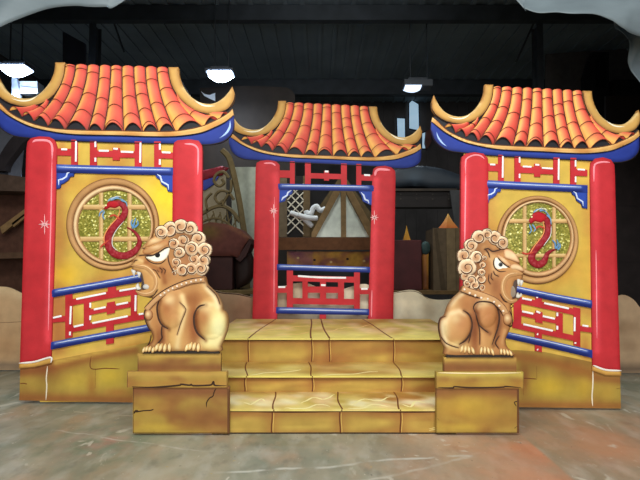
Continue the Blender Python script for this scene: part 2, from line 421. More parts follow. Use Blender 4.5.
    ri = [(178.9, 67.8), (180.2, 77.5), (184.7, 88.8), (192.3, 98), (202.5, 103.6), (213.8, 104), (223, 99), (229.5, 91.8), (232.5, 87)]
    ro = [(235, 94), (233.6, 102), (227.5, 109.8), (215.6, 114.2), (204, 113.8), (192.5, 109.4), (182, 101), (174.4, 90.6), (170.2, 79.4), (168.8, 67.8)]
    for inn, out in ((li, lo), (ri, ro)):
        o_ = spline(inn, 5) + spline(out, 5)
        hl = [(a * .62 + b * .38, c * .62 + d * .38) for (a, c), (b, d) in zip(spline(inn, 5)[8:-3], spline(out[::-1], 5)[8:])]
        mb = MB(); board(mb, P, o_, .012, .03, Brush((208, 160, 86)).edge(2.4, (164, 112, 60), .7).line(inn[2:-1], 2.2, (240, 210, 146), .75), (.010, 5), None, 1.6)
        stroke(mb, P, spline(out, 4)[1:-1], 1.0, .013, INK, 2)
        h_ = mb.build('ridge_horn', None, parent, smooth=True)
        mb = MB(); nn = len(inn)
        mid = [((a + 2.0 * (0 if abs(b - a) < 1e-6 else (1 if b > a else -1))), c + 2.8) for (a, c), (b, d) in list(zip(inn, inn[1:]))[3:-2]]
        stroke(mb, P, mid, lambda u: 1.7 * math.sin(math.pi * min(max(u, .1), .9)), .0205, (255, 244, 214)); mb.build('painted_glint', None, h_)

def star_mark(mb, P, x, y, r, off, col=(250, 190, 190)):
    for a, l in ((90, 1), (0, .6), (45, .55), (135, .55), (20, .35), (160, .35)):
        a = math.radians(a); dx, dy = math.cos(a) * r * l, math.sin(a) * r * l
        stroke(mb, P, [(x - dx, y - dy), (x, y), (x + dx, y + dy)], .75, off, col, 3)

def column(P, parent, ol, glint, star=None):
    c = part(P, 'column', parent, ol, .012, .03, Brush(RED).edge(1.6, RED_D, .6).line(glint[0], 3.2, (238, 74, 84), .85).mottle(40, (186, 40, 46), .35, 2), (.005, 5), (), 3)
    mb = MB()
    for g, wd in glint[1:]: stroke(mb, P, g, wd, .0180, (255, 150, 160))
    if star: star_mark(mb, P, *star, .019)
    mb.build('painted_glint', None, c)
    return c

def dragon(P, parent, body, head, mane, tail, legs, belly, jaw):
    mb = MB(); q = spline(body, 6); n = len(q)
    wid = lambda u: 7.2 * (math.sin(math.pi * min(1, .22 + u * .5)) ** .8) * (1 if u < .7 else max(.18, 1 - (u - .7) * 2.7))
    L_, R_ = [], []
    for i, (x, y) in enumerate(q):
        a = q[max(i - 1, 0)]; b = q[min(i + 1, n - 1)]; dx, dy = b[0] - a[0], b[1] - a[1]; l = math.hypot(dx, dy) or 1
        w_ = wid(i / (n - 1)) / 2; L_.append((x - dy / l * w_, y + dx / l * w_)); R_.append((x + dy / l * w_, y - dx / l * w_))
    board(mb, P, L_ + R_[::-1], .016, .008, Brush((150, 24, 34)).mottle(2.2, (214, 120, 120), .45).edge(.9, (120, 14, 22), .7), (.005, 2.5), None, 1.4)
    board(mb, P, head, .018, .006, Brush((186, 28, 38)).edge(.9, (120, 14, 22), .6), (.005, 2.5), None, 1.4)
    stroke(mb, P, belly, 1.1, .022, (240, 150, 90))
    d = mb.build('dragon', None, parent, smooth=True, label='red serpent dragon on the glitter window')
    mb = MB()
    for s_ in mane: stroke(mb, P, s_, lambda u: 1.8 * (1 - u * .6), .0235, (120, 160, 196))
    mb.build('mane', None, d, label='light blue mane')
    mb = MB()
    for s_ in tail: stroke(mb, P, s_, lambda u: 2.0 * (1 - u * .5), .0235, (96, 144, 188))
    mb.build('tail_tuft', None, d, label='light blue tail tuft')
    for s_ in legs:
        mb = MB(); stroke(mb, P, s_, 1.7, .0225, (198, 70, 52)); e = s_[-1]; p_ = s_[-2]; dx, dy = e[0] - p_[0], e[1] - p_[1]
        for a in (-.7, 0, .7):
            ca, sa = math.cos(a), math.sin(a); l = math.hypot(dx, dy) or 1
            stroke(mb, P, [e, (e[0] + (dx * ca - dy * sa) / l * 2.6, e[1] + (dx * sa + dy * ca) / l * 2.6)], .8, .0225, (228, 180, 120), 3)
        mb.build('leg', None, d)
    mb = MB()
    for s_ in jaw: stroke(mb, P, s_, .7, .0245, (236, 232, 226))
    board(mb, P, ell(head[0][0] + .3, head[0][1] + .2, .9, .8, 10), .0245, .002, (250, 240, 180)); mb.build('face_marks', None, d, label='white teeth, horns and whiskers')

M_GLIT = None
def glitter():
    global M_GLIT
    if M_GLIT: return M_GLIT
    m = bpy.data.materials.new('gold_glitter'); m.use_nodes = True; N = m.node_tree.nodes; L = m.node_tree.links; b = N['Principled BSDF']
    tc = N.new('ShaderNodeTexCoord'); v = N.new('ShaderNodeTexVoronoi'); v.inputs['Scale'].default_value = 95
    L.new(tc.outputs['Object'], v.inputs['Vector'])
    s = N.new('ShaderNodeSeparateColor'); L.new(v.outputs['Color'], s.inputs[0])
    cr = N.new('ShaderNodeValToRGB'); e = cr.color_ramp.elements
    e[0].position = 0; e[0].color = (*lin((112, 112, 34)), 1); e[1].position = 1; e[1].color = (*lin((255, 250, 170)), 1)
    for p, c in ((.35, (138, 132, 44)), (.7, (160, 148, 60)), (.9, (196, 186, 86)), (.94, (250, 240, 140))):
        k = e.new(p); k.color = (*lin(c), 1)
    L.new(s.outputs[0], cr.inputs[0]); L.new(cr.outputs[0], b.inputs['Base Color']); b.inputs['Roughness'].default_value = .35
    vb = N.new('ShaderNodeBump'); vb.inputs['Strength'].default_value = .5; L.new(s.outputs[1], vb.inputs['Height']); L.new(vb.outputs[0], b.inputs['Normal'])
    b.inputs['Metallic'].default_value = .15
    M_GLIT = m; return m

def round_window(P, parent, co, ro, ci, ri, vb, hb):
    (cx, cy), (rx, ry) = co, ro; (ix, iy), (sx, sy) = ci, ri
    w_ = part(P, 'window_pane', parent, ell(ix, iy, sx + 1, sy + 1, 48), .006, .004, (130, 130, 50), mat=glitter(), label='round pane of yellow green glitter')
    def ring(name, c0, r0, c1, r1, off, H, base, hl, dk, lab=None):
        mb = MB(); n = 72; rows = 8
        def fn(u, v):
            a = 2 * math.pi * u; x = (c0[0] + r0[0] * math.cos(a)) * (1 - v) + (c1[0] + r1[0] * math.cos(a)) * v
            y = (c0[1] + r0[1] * math.sin(a)) * (1 - v) + (c1[1] + r1[1] * math.sin(a)) * v
            return P(x, y, off + H * math.sin(math.pi * v) ** .6)
        def cf(u, v):
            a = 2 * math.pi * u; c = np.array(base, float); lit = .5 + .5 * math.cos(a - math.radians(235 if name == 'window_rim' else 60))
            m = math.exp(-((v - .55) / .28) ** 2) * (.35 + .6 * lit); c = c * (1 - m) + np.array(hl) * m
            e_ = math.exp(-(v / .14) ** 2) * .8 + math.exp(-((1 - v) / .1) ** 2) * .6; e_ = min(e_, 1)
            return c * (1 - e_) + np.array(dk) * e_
        mb.patch(fn, n, rows, cf); return mb.build(name, None, parent, smooth=True, label=lab)
    mc = ((cx + ix) / 2 + (ix - cx) * .0, (cy + iy) / 2); mr = (sx + (rx - sx) * .42, sy + (ry - sy) * .42)
    ring('window_surround', co, ro, mc, mr, .004, .014, (182, 132, 82), (208, 160, 104), (104, 64, 38))
    ring('window_rim', mc, mr, ci, ri, .006, .018, (196, 142, 92), (248, 220, 172), (100, 60, 38))
    for x0, x1 in vb:
        x = (x0 + x1) / 2; hh = sy * math.sqrt(max(0, 1 - ((x - ix) / sx) ** 2)) + .5
        part(P, 'glazing_bar', parent, [(x0, iy - hh), (x1, iy - hh), (x1, iy + hh), (x0, iy + hh)], .010, .006, Brush((206, 162, 102)).line([(x1 - 1, iy - hh), (x1 - 1, iy + hh)], 1, (236, 204, 146), .8).edge(.6, (130, 100, 50), .5), (.004, 1.6), (), 1.5)
    for y0, y1 in hb:
        y = (y0 + y1) / 2; hh = sx * math.sqrt(max(0, 1 - ((y - iy) / sy) ** 2)) + .5
        part(P, 'glazing_bar', parent, [(ix - hh, y0), (ix + hh, y0), (ix + hh, y1), (ix - hh, y1)], .012, .008, Brush((210, 164, 104)).line([(ix - hh, y0 + 1), (ix + hh, y0 + 1)], 1, (240, 210, 150), .8).edge(.6, (130, 100, 50), .5), (.004, 1.6), (), 1.5)

def lattice(P, parent, name, bars, glints, off=.008, th=.008, label=None):
    """red fretwork: bars are polygons, glints white painted lines"""
    mb = MB()
    for i, ol in enumerate(bars): board(mb, P, ol, off + .0003 * i, th, Brush(RED).mottle(14, (178, 30, 34), .5, 3), None, None, 4)
    for g in glints: stroke(mb, P, g, 1.9, off + .0035, (255, 252, 252), 3, taper=False)
    return mb.build(name, None, parent, label=label)

def beam(P, parent, name, ol, hl, brackets=(), zig=(), off=.012, dk=None):
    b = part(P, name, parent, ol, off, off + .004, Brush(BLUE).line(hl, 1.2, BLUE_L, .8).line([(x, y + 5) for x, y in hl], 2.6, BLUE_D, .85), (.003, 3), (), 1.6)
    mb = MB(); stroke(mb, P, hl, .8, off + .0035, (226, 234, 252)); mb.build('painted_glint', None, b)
    for o_, z_ in zip(brackets, zig):
        k = part(P, 'bracket', b, o_, off - .002, off, Brush((48, 74, 168)).edge(1.1, (24, 32, 84), .6), None, (), 1.6)
        mb = MB(); stroke(mb, P, z_, 1.7, off - .0005, (216, 226, 250), 2, smooth=False); mb.build('painted_glint', None, k)
    return b

MORT = (120, 70, 34)
def side_gate(d, name, label, warp, spec):
    P = Pl(d); W = Pl(d, warp) if warp else P
    x, z = plane_pt(spec['base_c'][0], spec['base_c'][1], d)
    g = thing(name, label, 'stage set piece', (x, d, 0), 'painted gate flats')
    # board carrying everything
    wp = Brush(YEL).mottle(46, (238, 196, 84), .7, 1).mottle(30, OCH, .5, 5)
    for a in spec['wall_paint']: getattr(wp, a[0])(*a[1:])
    mb = MB(); board(mb, P, spec['wall'], 0, .02, wp, None, None, 3)
    mb.build('wall_panel', None, g)
    bs = Brush((190, 154, 70)).mottle(30, (156, 108, 54), .8, 8).tone(.94, .97, .95)
    for a in spec['base_paint']: getattr(bs, a[0])(*a[1:])
    part(P, 'stone_base', g, spec['base'], .004, .026, bs, None, [(s_, 1.0, MORT) for s_ in spec['cracks']] + [(s_, 1.3, (240, 226, 200)) for s_ in spec['white']], 2.5, smooth=False)
    build_roof(W, g, 'L' if warp else 'R')
    for ol, gl, st in spec['cols']: column(P, g, ol, gl, st)
    for t in spec['trims']: part(P, 'column_foot', g, t[0], .016, .034, Brush((220, 168, 84)).edge(1.0, (150, 96, 50), .6), (.006, 3), [(t[1], 1.8, (250, 240, 230))], 1.6)
    lattice(W, g, 'frieze_lattice', spec['frieze'], spec['frieze_gl'])
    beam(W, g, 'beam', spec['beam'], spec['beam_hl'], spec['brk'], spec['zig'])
    round_window(P, g, *spec['win'])
    dragon(P, g, *spec['dragon'])
    lattice(P, g, 'railing_lattice', spec['rail'], spec['rail_gl'])
    for ol, hl in spec['rails']: beam(P, g, 'rail', ol, hl)
    return g

FRZ = [[(57, 148.5), (72, 149), (72, 156), (57, 155.6)], [(71.6, 140), (78.1, 140), (78.1, 165), (71.6, 165)],
       [(90.3, 140), (97.3, 140), (97.3, 166), (90.3, 166)], [(97, 150.6), (113, 151), (113, 148.2), (120, 148.4), (120, 151.3), (136, 151.6), (136, 158), (120, 157.8), (120, 160.5), (113, 160.3), (113, 157.4), (97, 157)],
       [(135, 140), (142, 140), (142, 167), (135, 167)], [(154.5, 141), (161.2, 141), (161.2, 167.6), (154.5, 167.6)], [(161, 152.4), (174, 152.8), (174, 159), (161, 158.6)]]
FRZ_G = [[(62, 149.6), (68, 149.8)], [(76.8, 141.5), (76.5, 162)], [(96, 142), (96, 147.5)], [(96, 158), (96, 162)], [(99.5, 151), (109.5, 151.2)], [(114, 149), (118.5, 149.3)], [(121.5, 152), (134, 152.5)], [(141, 143), (140.7, 163)], [(160.3, 144), (160.3, 150)], [(160.3, 159.5), (160.3, 165)], [(162.5, 152.6), (171, 153)]]
BEAM = [(57, 164.6), (115, 166.2), (174, 167.8), (174, 175.6), (115, 174.3), (57, 172.8)]
BRK = [[(57, 172), (75, 172.6), (74.3, 176.6), (70.8, 177), (69.4, 180), (64.5, 183.6), (61.6, 184.6), (61, 188.2), (57, 189.4)],
       [(155, 174), (156.8, 178), (160, 179.8), (161.6, 184.5), (167, 187.6), (168.2, 191.6), (174, 192.6), (174, 174)]]
ZIG = [[(71.5, 172), (68, 173.6), (67, 177), (63.2, 179.4), (59.4, 180.2), (59.6, 185.6)], [(156.6, 173.8), (160.8, 176.6), (162.3, 181.8), (168.6, 185.4), (169, 189.8)]]

def wR(x, y):
    xx = 484.3 + (x - 56) * .868
    yy = float(np.interp(y, [40, 63, 131, 143, 164.7, 358, 401], [64.5, 85, 146, 157.6, 180.4, 363.4, 406])) + .02 * (xx - 484) + .8 * abs((xx - 537.5) / 100) ** 4
    return xx, yy
def wM(x, y):
    xx = 278.3 + (x - 56) * .802
    yy = float(np.interp(y, [40, 63, 131, 143, 164.7, 175], [83, 101, 154.8, 163.3, 183.6, 192])) + .02 * (xx - 278) + 3 * abs((xx - 326) / 93) ** 4
    return xx, yy

SL = dict(
    base_c=(112, 402),
    wall=[(30, 136), (200, 139), (200, 402), (40, 402), (26, 362)],
    wall_paint=[('line', [(58, 175), (58, 350)], 9, (176, 110, 60), .6), ('line', [(172, 185), (172, 300)], 6, (246, 214, 60), .8), ('blob', 165, 195, 18, 24, (250, 216, 50), .9), ('blob', 66, 275, 14, 14, (240, 190, 50), .7),
                ('line', [(58, 300), (58, 338)], 9, (190, 120, 66), .8), ('line', [(52, 365), (140, 336)], 5, (232, 184, 92), .8), ('line', [(60, 380), (140, 350)], 6, (160, 100, 50), .7), ('blob', 62, 150, 4, 20, (200, 130, 70), .6),
                ('blob', 118, 154, 16, 10, (206, 140, 66), .6), ('line', [(116, 176), (116, 150)], 9, (205, 140, 60), .45), ('line', [(90, 285), (140, 275)], 7, (196, 130, 70), .6)],
    base=[(20.6, 366), (52.6, 361), (54, 360), (92, 352.5), (135, 345), (150, 342), (200, 342), (200, 402.5), (132, 402.4), (19.6, 400.2)],
    base_paint=[('line', [(20, 372), (52, 368)], 6, (150, 84, 48), .9), ('line', [(20, 398), (130, 400)], 6, (160, 96, 52), .9), ('line', [(56, 366), (92, 357), (135, 350)], 5, (158, 92, 48), .85), ('blob', 92, 384, 5, 14, (164, 98, 50), .8),
                ('blob', 76, 380, 16, 10, (222, 178, 72), .8), ('blob', 110, 376, 16, 12, (226, 184, 66), .9), ('blob', 118, 392, 14, 4, (190, 120, 60), .7), ('line', [(56, 362), (135, 344)], 3, (228, 180, 84), .8)],
    cracks=[[(20.4, 383.5), (24, 383.2), (27.5, 384)], [(91.3, 356), (91.3, 368.3), (106, 368.2), (120, 368.8)], [(95.6, 369), (95.4, 388)]],
    white=[[(47.8, 366), (46.6, 378), (47, 386), (46.2, 400)]],
    cols=[([(27.3, 149), (28.5, 142), (32, 138.3), (40, 136.8), (50, 137.3), (55.5, 140.3), (57.8, 147), (55, 260), (52, 357), (36, 361.6), (20.8, 363)], [[(53.5, 150), (51, 250), (49, 340)], ([(34, 143), (37, 141), (47, 141), (51.5, 143), (53.4, 148), (53.3, 160)], 2.2), ([(53.3, 160), (52.3, 210), (50.8, 270), (49.6, 330)], 1.3)], (46, 224.5, 10)),
          ([(173.4, 148), (174.6, 143), (178, 140.6), (189, 139.6), (199, 141), (202.3, 145.5), (202.8, 152), (202, 280), (201, 402), (171, 402), (172.3, 280)], [[(199, 150), (198.4, 250), (198, 380)], ([(185, 144.5), (193, 145), (197.6, 148), (198.8, 154), (198.4, 175)], 1.8)], None)],
    trims=[([(20.4, 362.6), (36, 361.4), (52.6, 356.4), (52.8, 362.6), (36, 366.6), (20.2, 368)], [(20.6, 362.6), (36, 361.2), (52, 356.8), (52.4, 362)])],
    frieze=FRZ, frieze_gl=FRZ_G, beam=BEAM, beam_hl=[(59, 167.4), (115, 169), (170, 170.2)], brk=BRK, zig=ZIG,
    win=((113, 224.3), (46.5, 46.4), (115, 226.2), (36.2, 35.6), [(99.4, 103.8), (127.8, 132.2)], [(204.8, 209.8), (236.6, 241.6)]),
    dragon=([(113, 203.8), (121, 203.6), (126, 210), (123, 218), (114.5, 227), (109.5, 236), (109.6, 247), (116, 254.2), (126.5, 255.6), (136.5, 250), (140.2, 241), (135.8, 232.5), (127.6, 227.4)],
            [(107, 205.5), (109, 202.2), (114, 200.6), (120, 201.8), (121, 206), (116, 208.4), (111, 207.6), (107.2, 209.6), (104.6, 209)],
            [[(109, 201.6), (114, 198.2), (121, 197.6)], [(112, 200.8), (118, 198.6), (125.6, 200.8)], [(122, 200.6), (127, 202.6), (128.4, 207)], [(105, 210.5), (101.6, 213), (100.4, 217)], [(106, 211.5), (104, 216), (106.4, 220)]],
            [[(133.6, 229), (135.6, 222.6), (137, 218)], [(135, 228), (139, 224.6), (138.4, 220.6)], [(133.5, 227), (132.4, 223), (134, 219.6)]],
            [[(121, 220), (115.6, 215.4), (110.6, 217)], [(110.4, 240), (104.4, 244.6), (101.6, 247.6)]],
            [(121, 209), (119, 217), (110.5, 227), (105.6, 236), (105.6, 246)], [[(106, 208), (103.4, 207)], [(112, 199.8), (117.6, 196.8), (122.6, 197.4)], [(125.6, 221), (118, 230), (114, 238), (114, 246), (119, 250.6)]]),
    rail=[[(65.7, 294), (72.8, 294), (72.8, 336.8), (65.7, 338.4)], [(51.6, 317.4), (66, 315.6), (66, 321.4), (51.6, 322.6)], [(72.4, 299.2), (107, 291.6), (139, 287.2), (139, 293.8), (107, 298.8), (72.4, 305.6)],
          [(108.2, 287.4), (116.4, 286.4), (116.4, 294.6), (108.2, 296.2)], [(84.3, 301.6), (90.6, 300.4), (90.6, 326), (84.3, 327.4)], [(90, 309.4), (131, 301.6), (131, 307), (90, 315)], [(107.3, 302.6), (115.2, 301.2), (115.2, 312.8), (107.3, 314.4)],
          [(71, 326.4), (146, 312.6), (146, 318.8), (71, 332.4)], [(131.2, 289.4), (137.4, 288.6), (137.4, 318), (131.2, 319)], [(106.6, 322), (114.2, 321), (114.2, 343.2), (106.6, 344.2)]],
    rail_gl=[[(77, 299), (106.6, 293)], [(120, 290.8), (137.6, 287.8)], [(71.6, 306), (70.9, 324)], [(70.8, 331.4), (70.6, 335)], [(54, 317.6), (62.4, 315.8)], [(91, 302.6), (90.9, 307.4)], [(91, 315.4), (90.8, 319.8)], [(94.6, 309.4), (106.4, 307)], [(117, 304.6), (128.6, 302.4)], [(74.6, 326.6), (84.2, 324.4)], [(93, 323), (128.4, 316)], [(136.2, 295), (135.8, 311)], [(139.4, 314.2), (144, 313.4)]],
    rails=[([(51.8, 289.6), (96, 282), (142, 273.6), (160, 270), (160, 278), (142, 281.8), (96, 289.4), (51.8, 297.6)], [(57, 291), (96, 284.4), (148, 274.6)]), ([(51, 342), (96, 333.6), (147, 324.4), (160, 322), (160, 329), (147, 331.6), (96, 340.8), (51, 349.6)], [(56, 343), (96, 335.8), (150, 326)])],
)
def rx(p): return [(a, b) for a, b in p]
SR = dict(
    base_c=(540, 408),
    wall=[(464, 152), (612, 157), (614, 300), (616, 406), (462, 406)],
    wall_paint=[('line', [(490, 190), (490, 300)], 8, (196, 132, 70), .5), ('line', [(587, 190), (590, 300)], 7, (210, 150, 70), .6), ('line', [(586, 240), (588, 300)], 6, (236, 200, 80), .5), ('blob', 505, 160, 4, 20, (200, 136, 70), .5), ('blob', 537, 166, 14, 12, (206, 146, 70), .6),
                ('line', [(505, 285), (590, 312)], 6, (196, 128, 66), .5), ('blob', 585, 350, 5, 16, (190, 120, 60), .8), ('line', [(505, 340), (592, 366)], 5, (236, 192, 90), .8)],
    base=[(462, 350), (516, 350), (545, 352), (592, 362), (593, 368), (619.8, 374), (620.6, 408.4), (520, 407), (462, 406)],
    base_paint=[('line', [(516, 356), (552, 362), (592, 374)], 6, (166, 100, 50), .8), ('line', [(520, 405), (620, 406)], 5, (168, 104, 54), .9), ('line', [(594, 378), (620, 380)], 5, (158, 92, 52), .8), ('blob', 548, 386, 22, 11, (230, 184, 62), .9), ('blob', 583, 388, 10, 12, (220, 172, 62), .8), ('blob', 524, 378, 5, 18, (150, 92, 46), .9),
                ('blob', 606, 392, 10, 10, (204, 156, 66), .7)],
    cracks=[[(516, 379), (526, 378.2), (537, 379)], [(536.4, 366), (536.6, 378)], [(523, 380), (523, 395)], [(620, 388), (616, 388.6)]],
    white=[[(592.6, 370), (592.6, 384), (591.8, 396), (592.4, 406)]],
    cols=[([(460.6, 163), (461.6, 157), (466, 153.6), (474, 152.6), (483, 154), (487.4, 158.6), (487.8, 166), (488, 280), (488, 406), (459.4, 406), (460, 280)], [[(465, 165), (464, 250), (464, 320)], ([(465, 175), (465, 162), (467.6, 158), (474, 155.6), (480, 156.4), (483.6, 159.4)], 1.5), ([(465, 175), (464.6, 205), (464, 245)], 1.4)], None),
          ([(589.2, 170), (590, 163), (594, 159), (602, 157.6), (610, 160), (613.4, 165), (614, 175), (616, 260), (619.4, 370.4), (604, 370), (591.6, 365), (590.6, 280)], [[(594, 170), (595.5, 270), (596, 350)], ([(592.6, 182), (592.8, 168), (595, 164), (602, 162.4), (608.6, 163)], 1.8), ([(594.6, 250), (595.2, 290), (595.6, 338)], 1.1)], None)],
    trims=[([(591, 364.6), (604, 369.4), (619.8, 370), (620, 375.2), (604, 374.8), (591, 370)], [(591.4, 364.6), (604, 369.2), (619.6, 370)])],
    frieze=FRZ, frieze_gl=FRZ_G, beam=BEAM, beam_hl=[(59, 167.4), (115, 169), (166, 170)], brk=BRK, zig=ZIG,
    win=((537, 240), (41.3, 44.3), (537.3, 237.4), (32.4, 34.4), [(522.2, 526.2), (551.6, 555.4)], [(219, 223.4), (253.6, 257.6)]),
    dragon=([(536, 214.6), (543, 217), (547.4, 225), (546.4, 235), (539.6, 244), (532.4, 252), (531, 260), (537, 264.6), (543, 261.6), (546, 254.6), (550, 251), (555, 249.6)],
            [(530, 217), (532.6, 213), (538, 211.6), (544.6, 214.6), (545.6, 220), (540, 222.6), (534, 221.4), (530, 224), (527.4, 221)],
            [[(532, 213), (537, 209.6), (545, 211.4)], [(538, 211.4), (543, 211), (548.6, 217)], [(545, 215), (549, 219), (549.6, 225)], [(528, 224.6), (530, 230.6), (527.4, 234)], [(531, 224.6), (534, 229.4), (532, 232)]],
            [[(554, 249), (553.6, 243.4), (550.4, 240)], [(555, 249), (556.6, 244.6), (555.4, 239.6)], [(556, 250), (558.6, 247), (558, 243)]],
            [[(544, 229), (538, 226.6), (533.6, 229.6)], [(533, 252), (525.6, 254), (520.6, 252.6)]],
            [(541.6, 222), (543, 229), (541, 236), (533.4, 246), (528.4, 254)], [[(528, 221.6), (525, 220)], [(534, 212), (539.6, 208.6), (546, 210.6)], [(549.6, 226), (548.8, 236), (542, 246)]]),
    rail=[[(513.4, 296), (521, 297.6), (521, 329.4), (513.4, 327)], [(520.6, 297), (578, 309.6), (578, 316), (520.6, 303.6)], [(573.2, 307), (579.8, 308.4), (579.8, 347), (573.2, 345)], [(520.6, 310), (557, 318.4), (557, 324), (520.6, 315.6)],
          [(535, 295.6), (541.4, 297), (541.4, 308), (535, 306.6)], [(535, 310.4), (542, 312), (542, 323.4), (535, 322)], [(555.6, 312), (562.2, 313.4), (562.2, 336), (555.6, 334.6)], [(512, 321.4), (577, 336), (577, 341.6), (512, 327.6)],
          [(534.4, 328), (541.4, 329.4), (541.4, 352.2), (534.4, 350.6)], [(579.6, 325.4), (592, 327.4), (592, 332.6), (579.6, 331)]],
    rail_gl=[[(521.4, 298.2), (531, 300)], [(535.8, 296.6), (537, 297.6)], [(543.4, 303), (568, 308.4)], [(521.4, 311.2), (532.6, 313.6)], [(535.6, 311.2), (539.6, 312.8)], [(542, 316), (554, 318.6)], [(556.6, 312.4), (556.6, 316)], [(556.6, 325.6), (556.6, 329.4)], [(522.6, 324), (536, 327), (552, 330.6)], [(574, 317), (573.8, 331)], [(581.6, 325.2), (587.4, 326.2)], [(536.2, 333.6), (537.4, 334.4)], [(574.4, 342), (574.8, 343.4)], [(536.4, 349), (537.4, 349.6)]],
    rails=[([(500, 282.6), (516, 285.8), (555, 294), (591.6, 300.4), (591.6, 308.2), (555, 301.4), (516, 292.6), (500, 289)], [(508, 285.6), (548, 294.4), (589, 302.2)]), ([(500, 330.6), (508, 332), (550, 340.6), (591.6, 350), (591.6, 357.8), (550, 348), (508, 338.6), (500, 337)], [(508, 333.2), (550, 342), (586, 350.6)])],
)
side_gate(3.75, 'pagoda_gate', 'walled pagoda gate with round dragon window, standing behind the left lion', None, SL)
side_gate(3.60, 'pagoda_gate', 'walled pagoda gate with round dragon window, standing behind the right lion', wR, SR)

# open middle gate
def middle_gate(d):
    P = Pl(d); W = Pl(d, wM); x, z = plane_pt(324, 362, d)
    g = thing('pagoda_gate', 'open pagoda gate without wall panel, see-through between red columns, behind the top of the steps', 'stage set piece', (x, d, 0), 'painted gate flats')
    build_roof(W, g)
    for ol, gl, st in (([(255.8, 168), (256.8, 163), (261, 160.8), (268, 160.2), (276, 161.4), (279.6, 165), (280, 172), (278, 260), (276.6, 366), (251.4, 366), (253, 300)], [[(276, 175), (274.4, 260), (273, 350)], ([(264, 163.6), (272, 163.6), (275.6, 166)], 1.6), ([(274.6, 197), (274.3, 260), (274, 312)], .9)], (273.8, 211, 7)),
                       ([(372.4, 174), (373.4, 169), (377, 166.6), (385, 166), (391.6, 167.6), (395, 171.4), (395.4, 178), (394, 260), (392.4, 366), (366.6, 366), (368.6, 300)], [[(376, 180), (373.4, 260), (372, 350)], ([(374.8, 176), (376, 171.4), (380, 169.6), (390, 170.4)], 2.4), ([(371.8, 290), (371.4, 305), (371.2, 317)], 1.3)], (374.2, 217.6, 7))):
        column(P, g, ol, gl, st)
    lattice(P, g, 'frieze_lattice', [[(279, 170.4), (291, 170.6), (291, 178), (279, 177.6)], [(290, 160), (294.8, 160), (294.8, 185.4), (290, 185.4)], [(305, 161), (310.8, 161), (310.8, 186), (305, 186)],
            [(310, 173.2), (324, 173.6), (324, 171), (329, 171), (329, 173.8), (342, 174.2), (342, 179.4), (329, 179), (329, 180.8), (324, 180.6), (324, 178.8), (310, 178.4)],
            [(341, 163), (346.8, 163), (346.8, 187.4), (341, 187.4)], [(356.2, 164), (361.2, 164), (361.2, 188), (356.2, 188)], [(360.6, 174.8), (374, 175.2), (374, 181), (360.6, 180.6)]], [[(324.8, 171.6), (328.4, 171.7)], [(364, 175.2), (370, 175.4)]], .008, .02)
    beam(P, g, 'beam', [(278, 183.8), (326, 184.6), (374, 185.6), (374, 191.6), (326, 190.6), (278, 189.8)], [(282, 185.8), (326, 186.4), (368, 187.2)],
         ([(278, 189), (293.4, 189.4), (292.2, 194), (287, 197), (285, 201.4), (278, 203.4)], [(357.6, 190), (361.4, 196), (362.6, 201.4), (369, 204.6), (374, 206.4), (374, 190)]),
         ([(291.6, 190.4), (288, 192.6), (287, 195.6), (283, 198), (281.6, 200.6)], [(361, 192.4), (363.6, 195.4), (365, 199.6), (368, 200.8), (369, 203.6)]), .014)
    lattice(P, g, 'railing_lattice', [[(286.8, 270), (293, 270), (293, 308), (286.8, 308)], [(292.6, 275.4), (354.6, 276.8), (354.6, 282.6), (292.6, 281.2)], [(354, 271), (359.8, 271), (359.8, 309), (354, 309)],
            [(302.4, 280), (307.8, 280), (307.8, 299.4), (302.4, 299.4)], [(338, 281), (344, 281), (344, 300.4), (338, 300.4)], [(307, 286.4), (338.4, 287), (338.4, 293), (307, 292.6)], [(292.6, 298), (354.6, 299), (354.6, 305), (292.6, 304)],
            [(320, 282), (326, 282), (326, 288), (320, 288)], [(320, 292), (326, 292), (326, 299), (320, 299)], [(276, 286.6), (287, 286.6), (287, 292.8), (276, 292.8)], [(359.4, 288.2), (369, 288.2), (369, 294.2), (359.4, 294.2)], [(319.6, 312), (326, 312), (326, 324), (319.6, 324)]],
            [[(298, 276), (320, 277.4), (346, 277.8)], [(321, 285), (325.6, 285.2)], [(278.4, 287), (285.4, 287)], [(361, 288.8), (367.6, 288.8)]], .008, .02)
    beam(P, g, 'rail', [(277, 264), (323, 265.6), (370, 267), (370, 272.6), (323, 271.2), (277, 270)], [(280, 266), (323, 267.4), (366, 268.6)], off=.014)
    beam(P, g, 'rail', [(276, 307), (322, 308), (369, 309), (369, 315), (322, 314.4), (276, 313.4)], [(280, 309), (322, 310), (366, 311)], off=.014)
middle_gate(5.38)
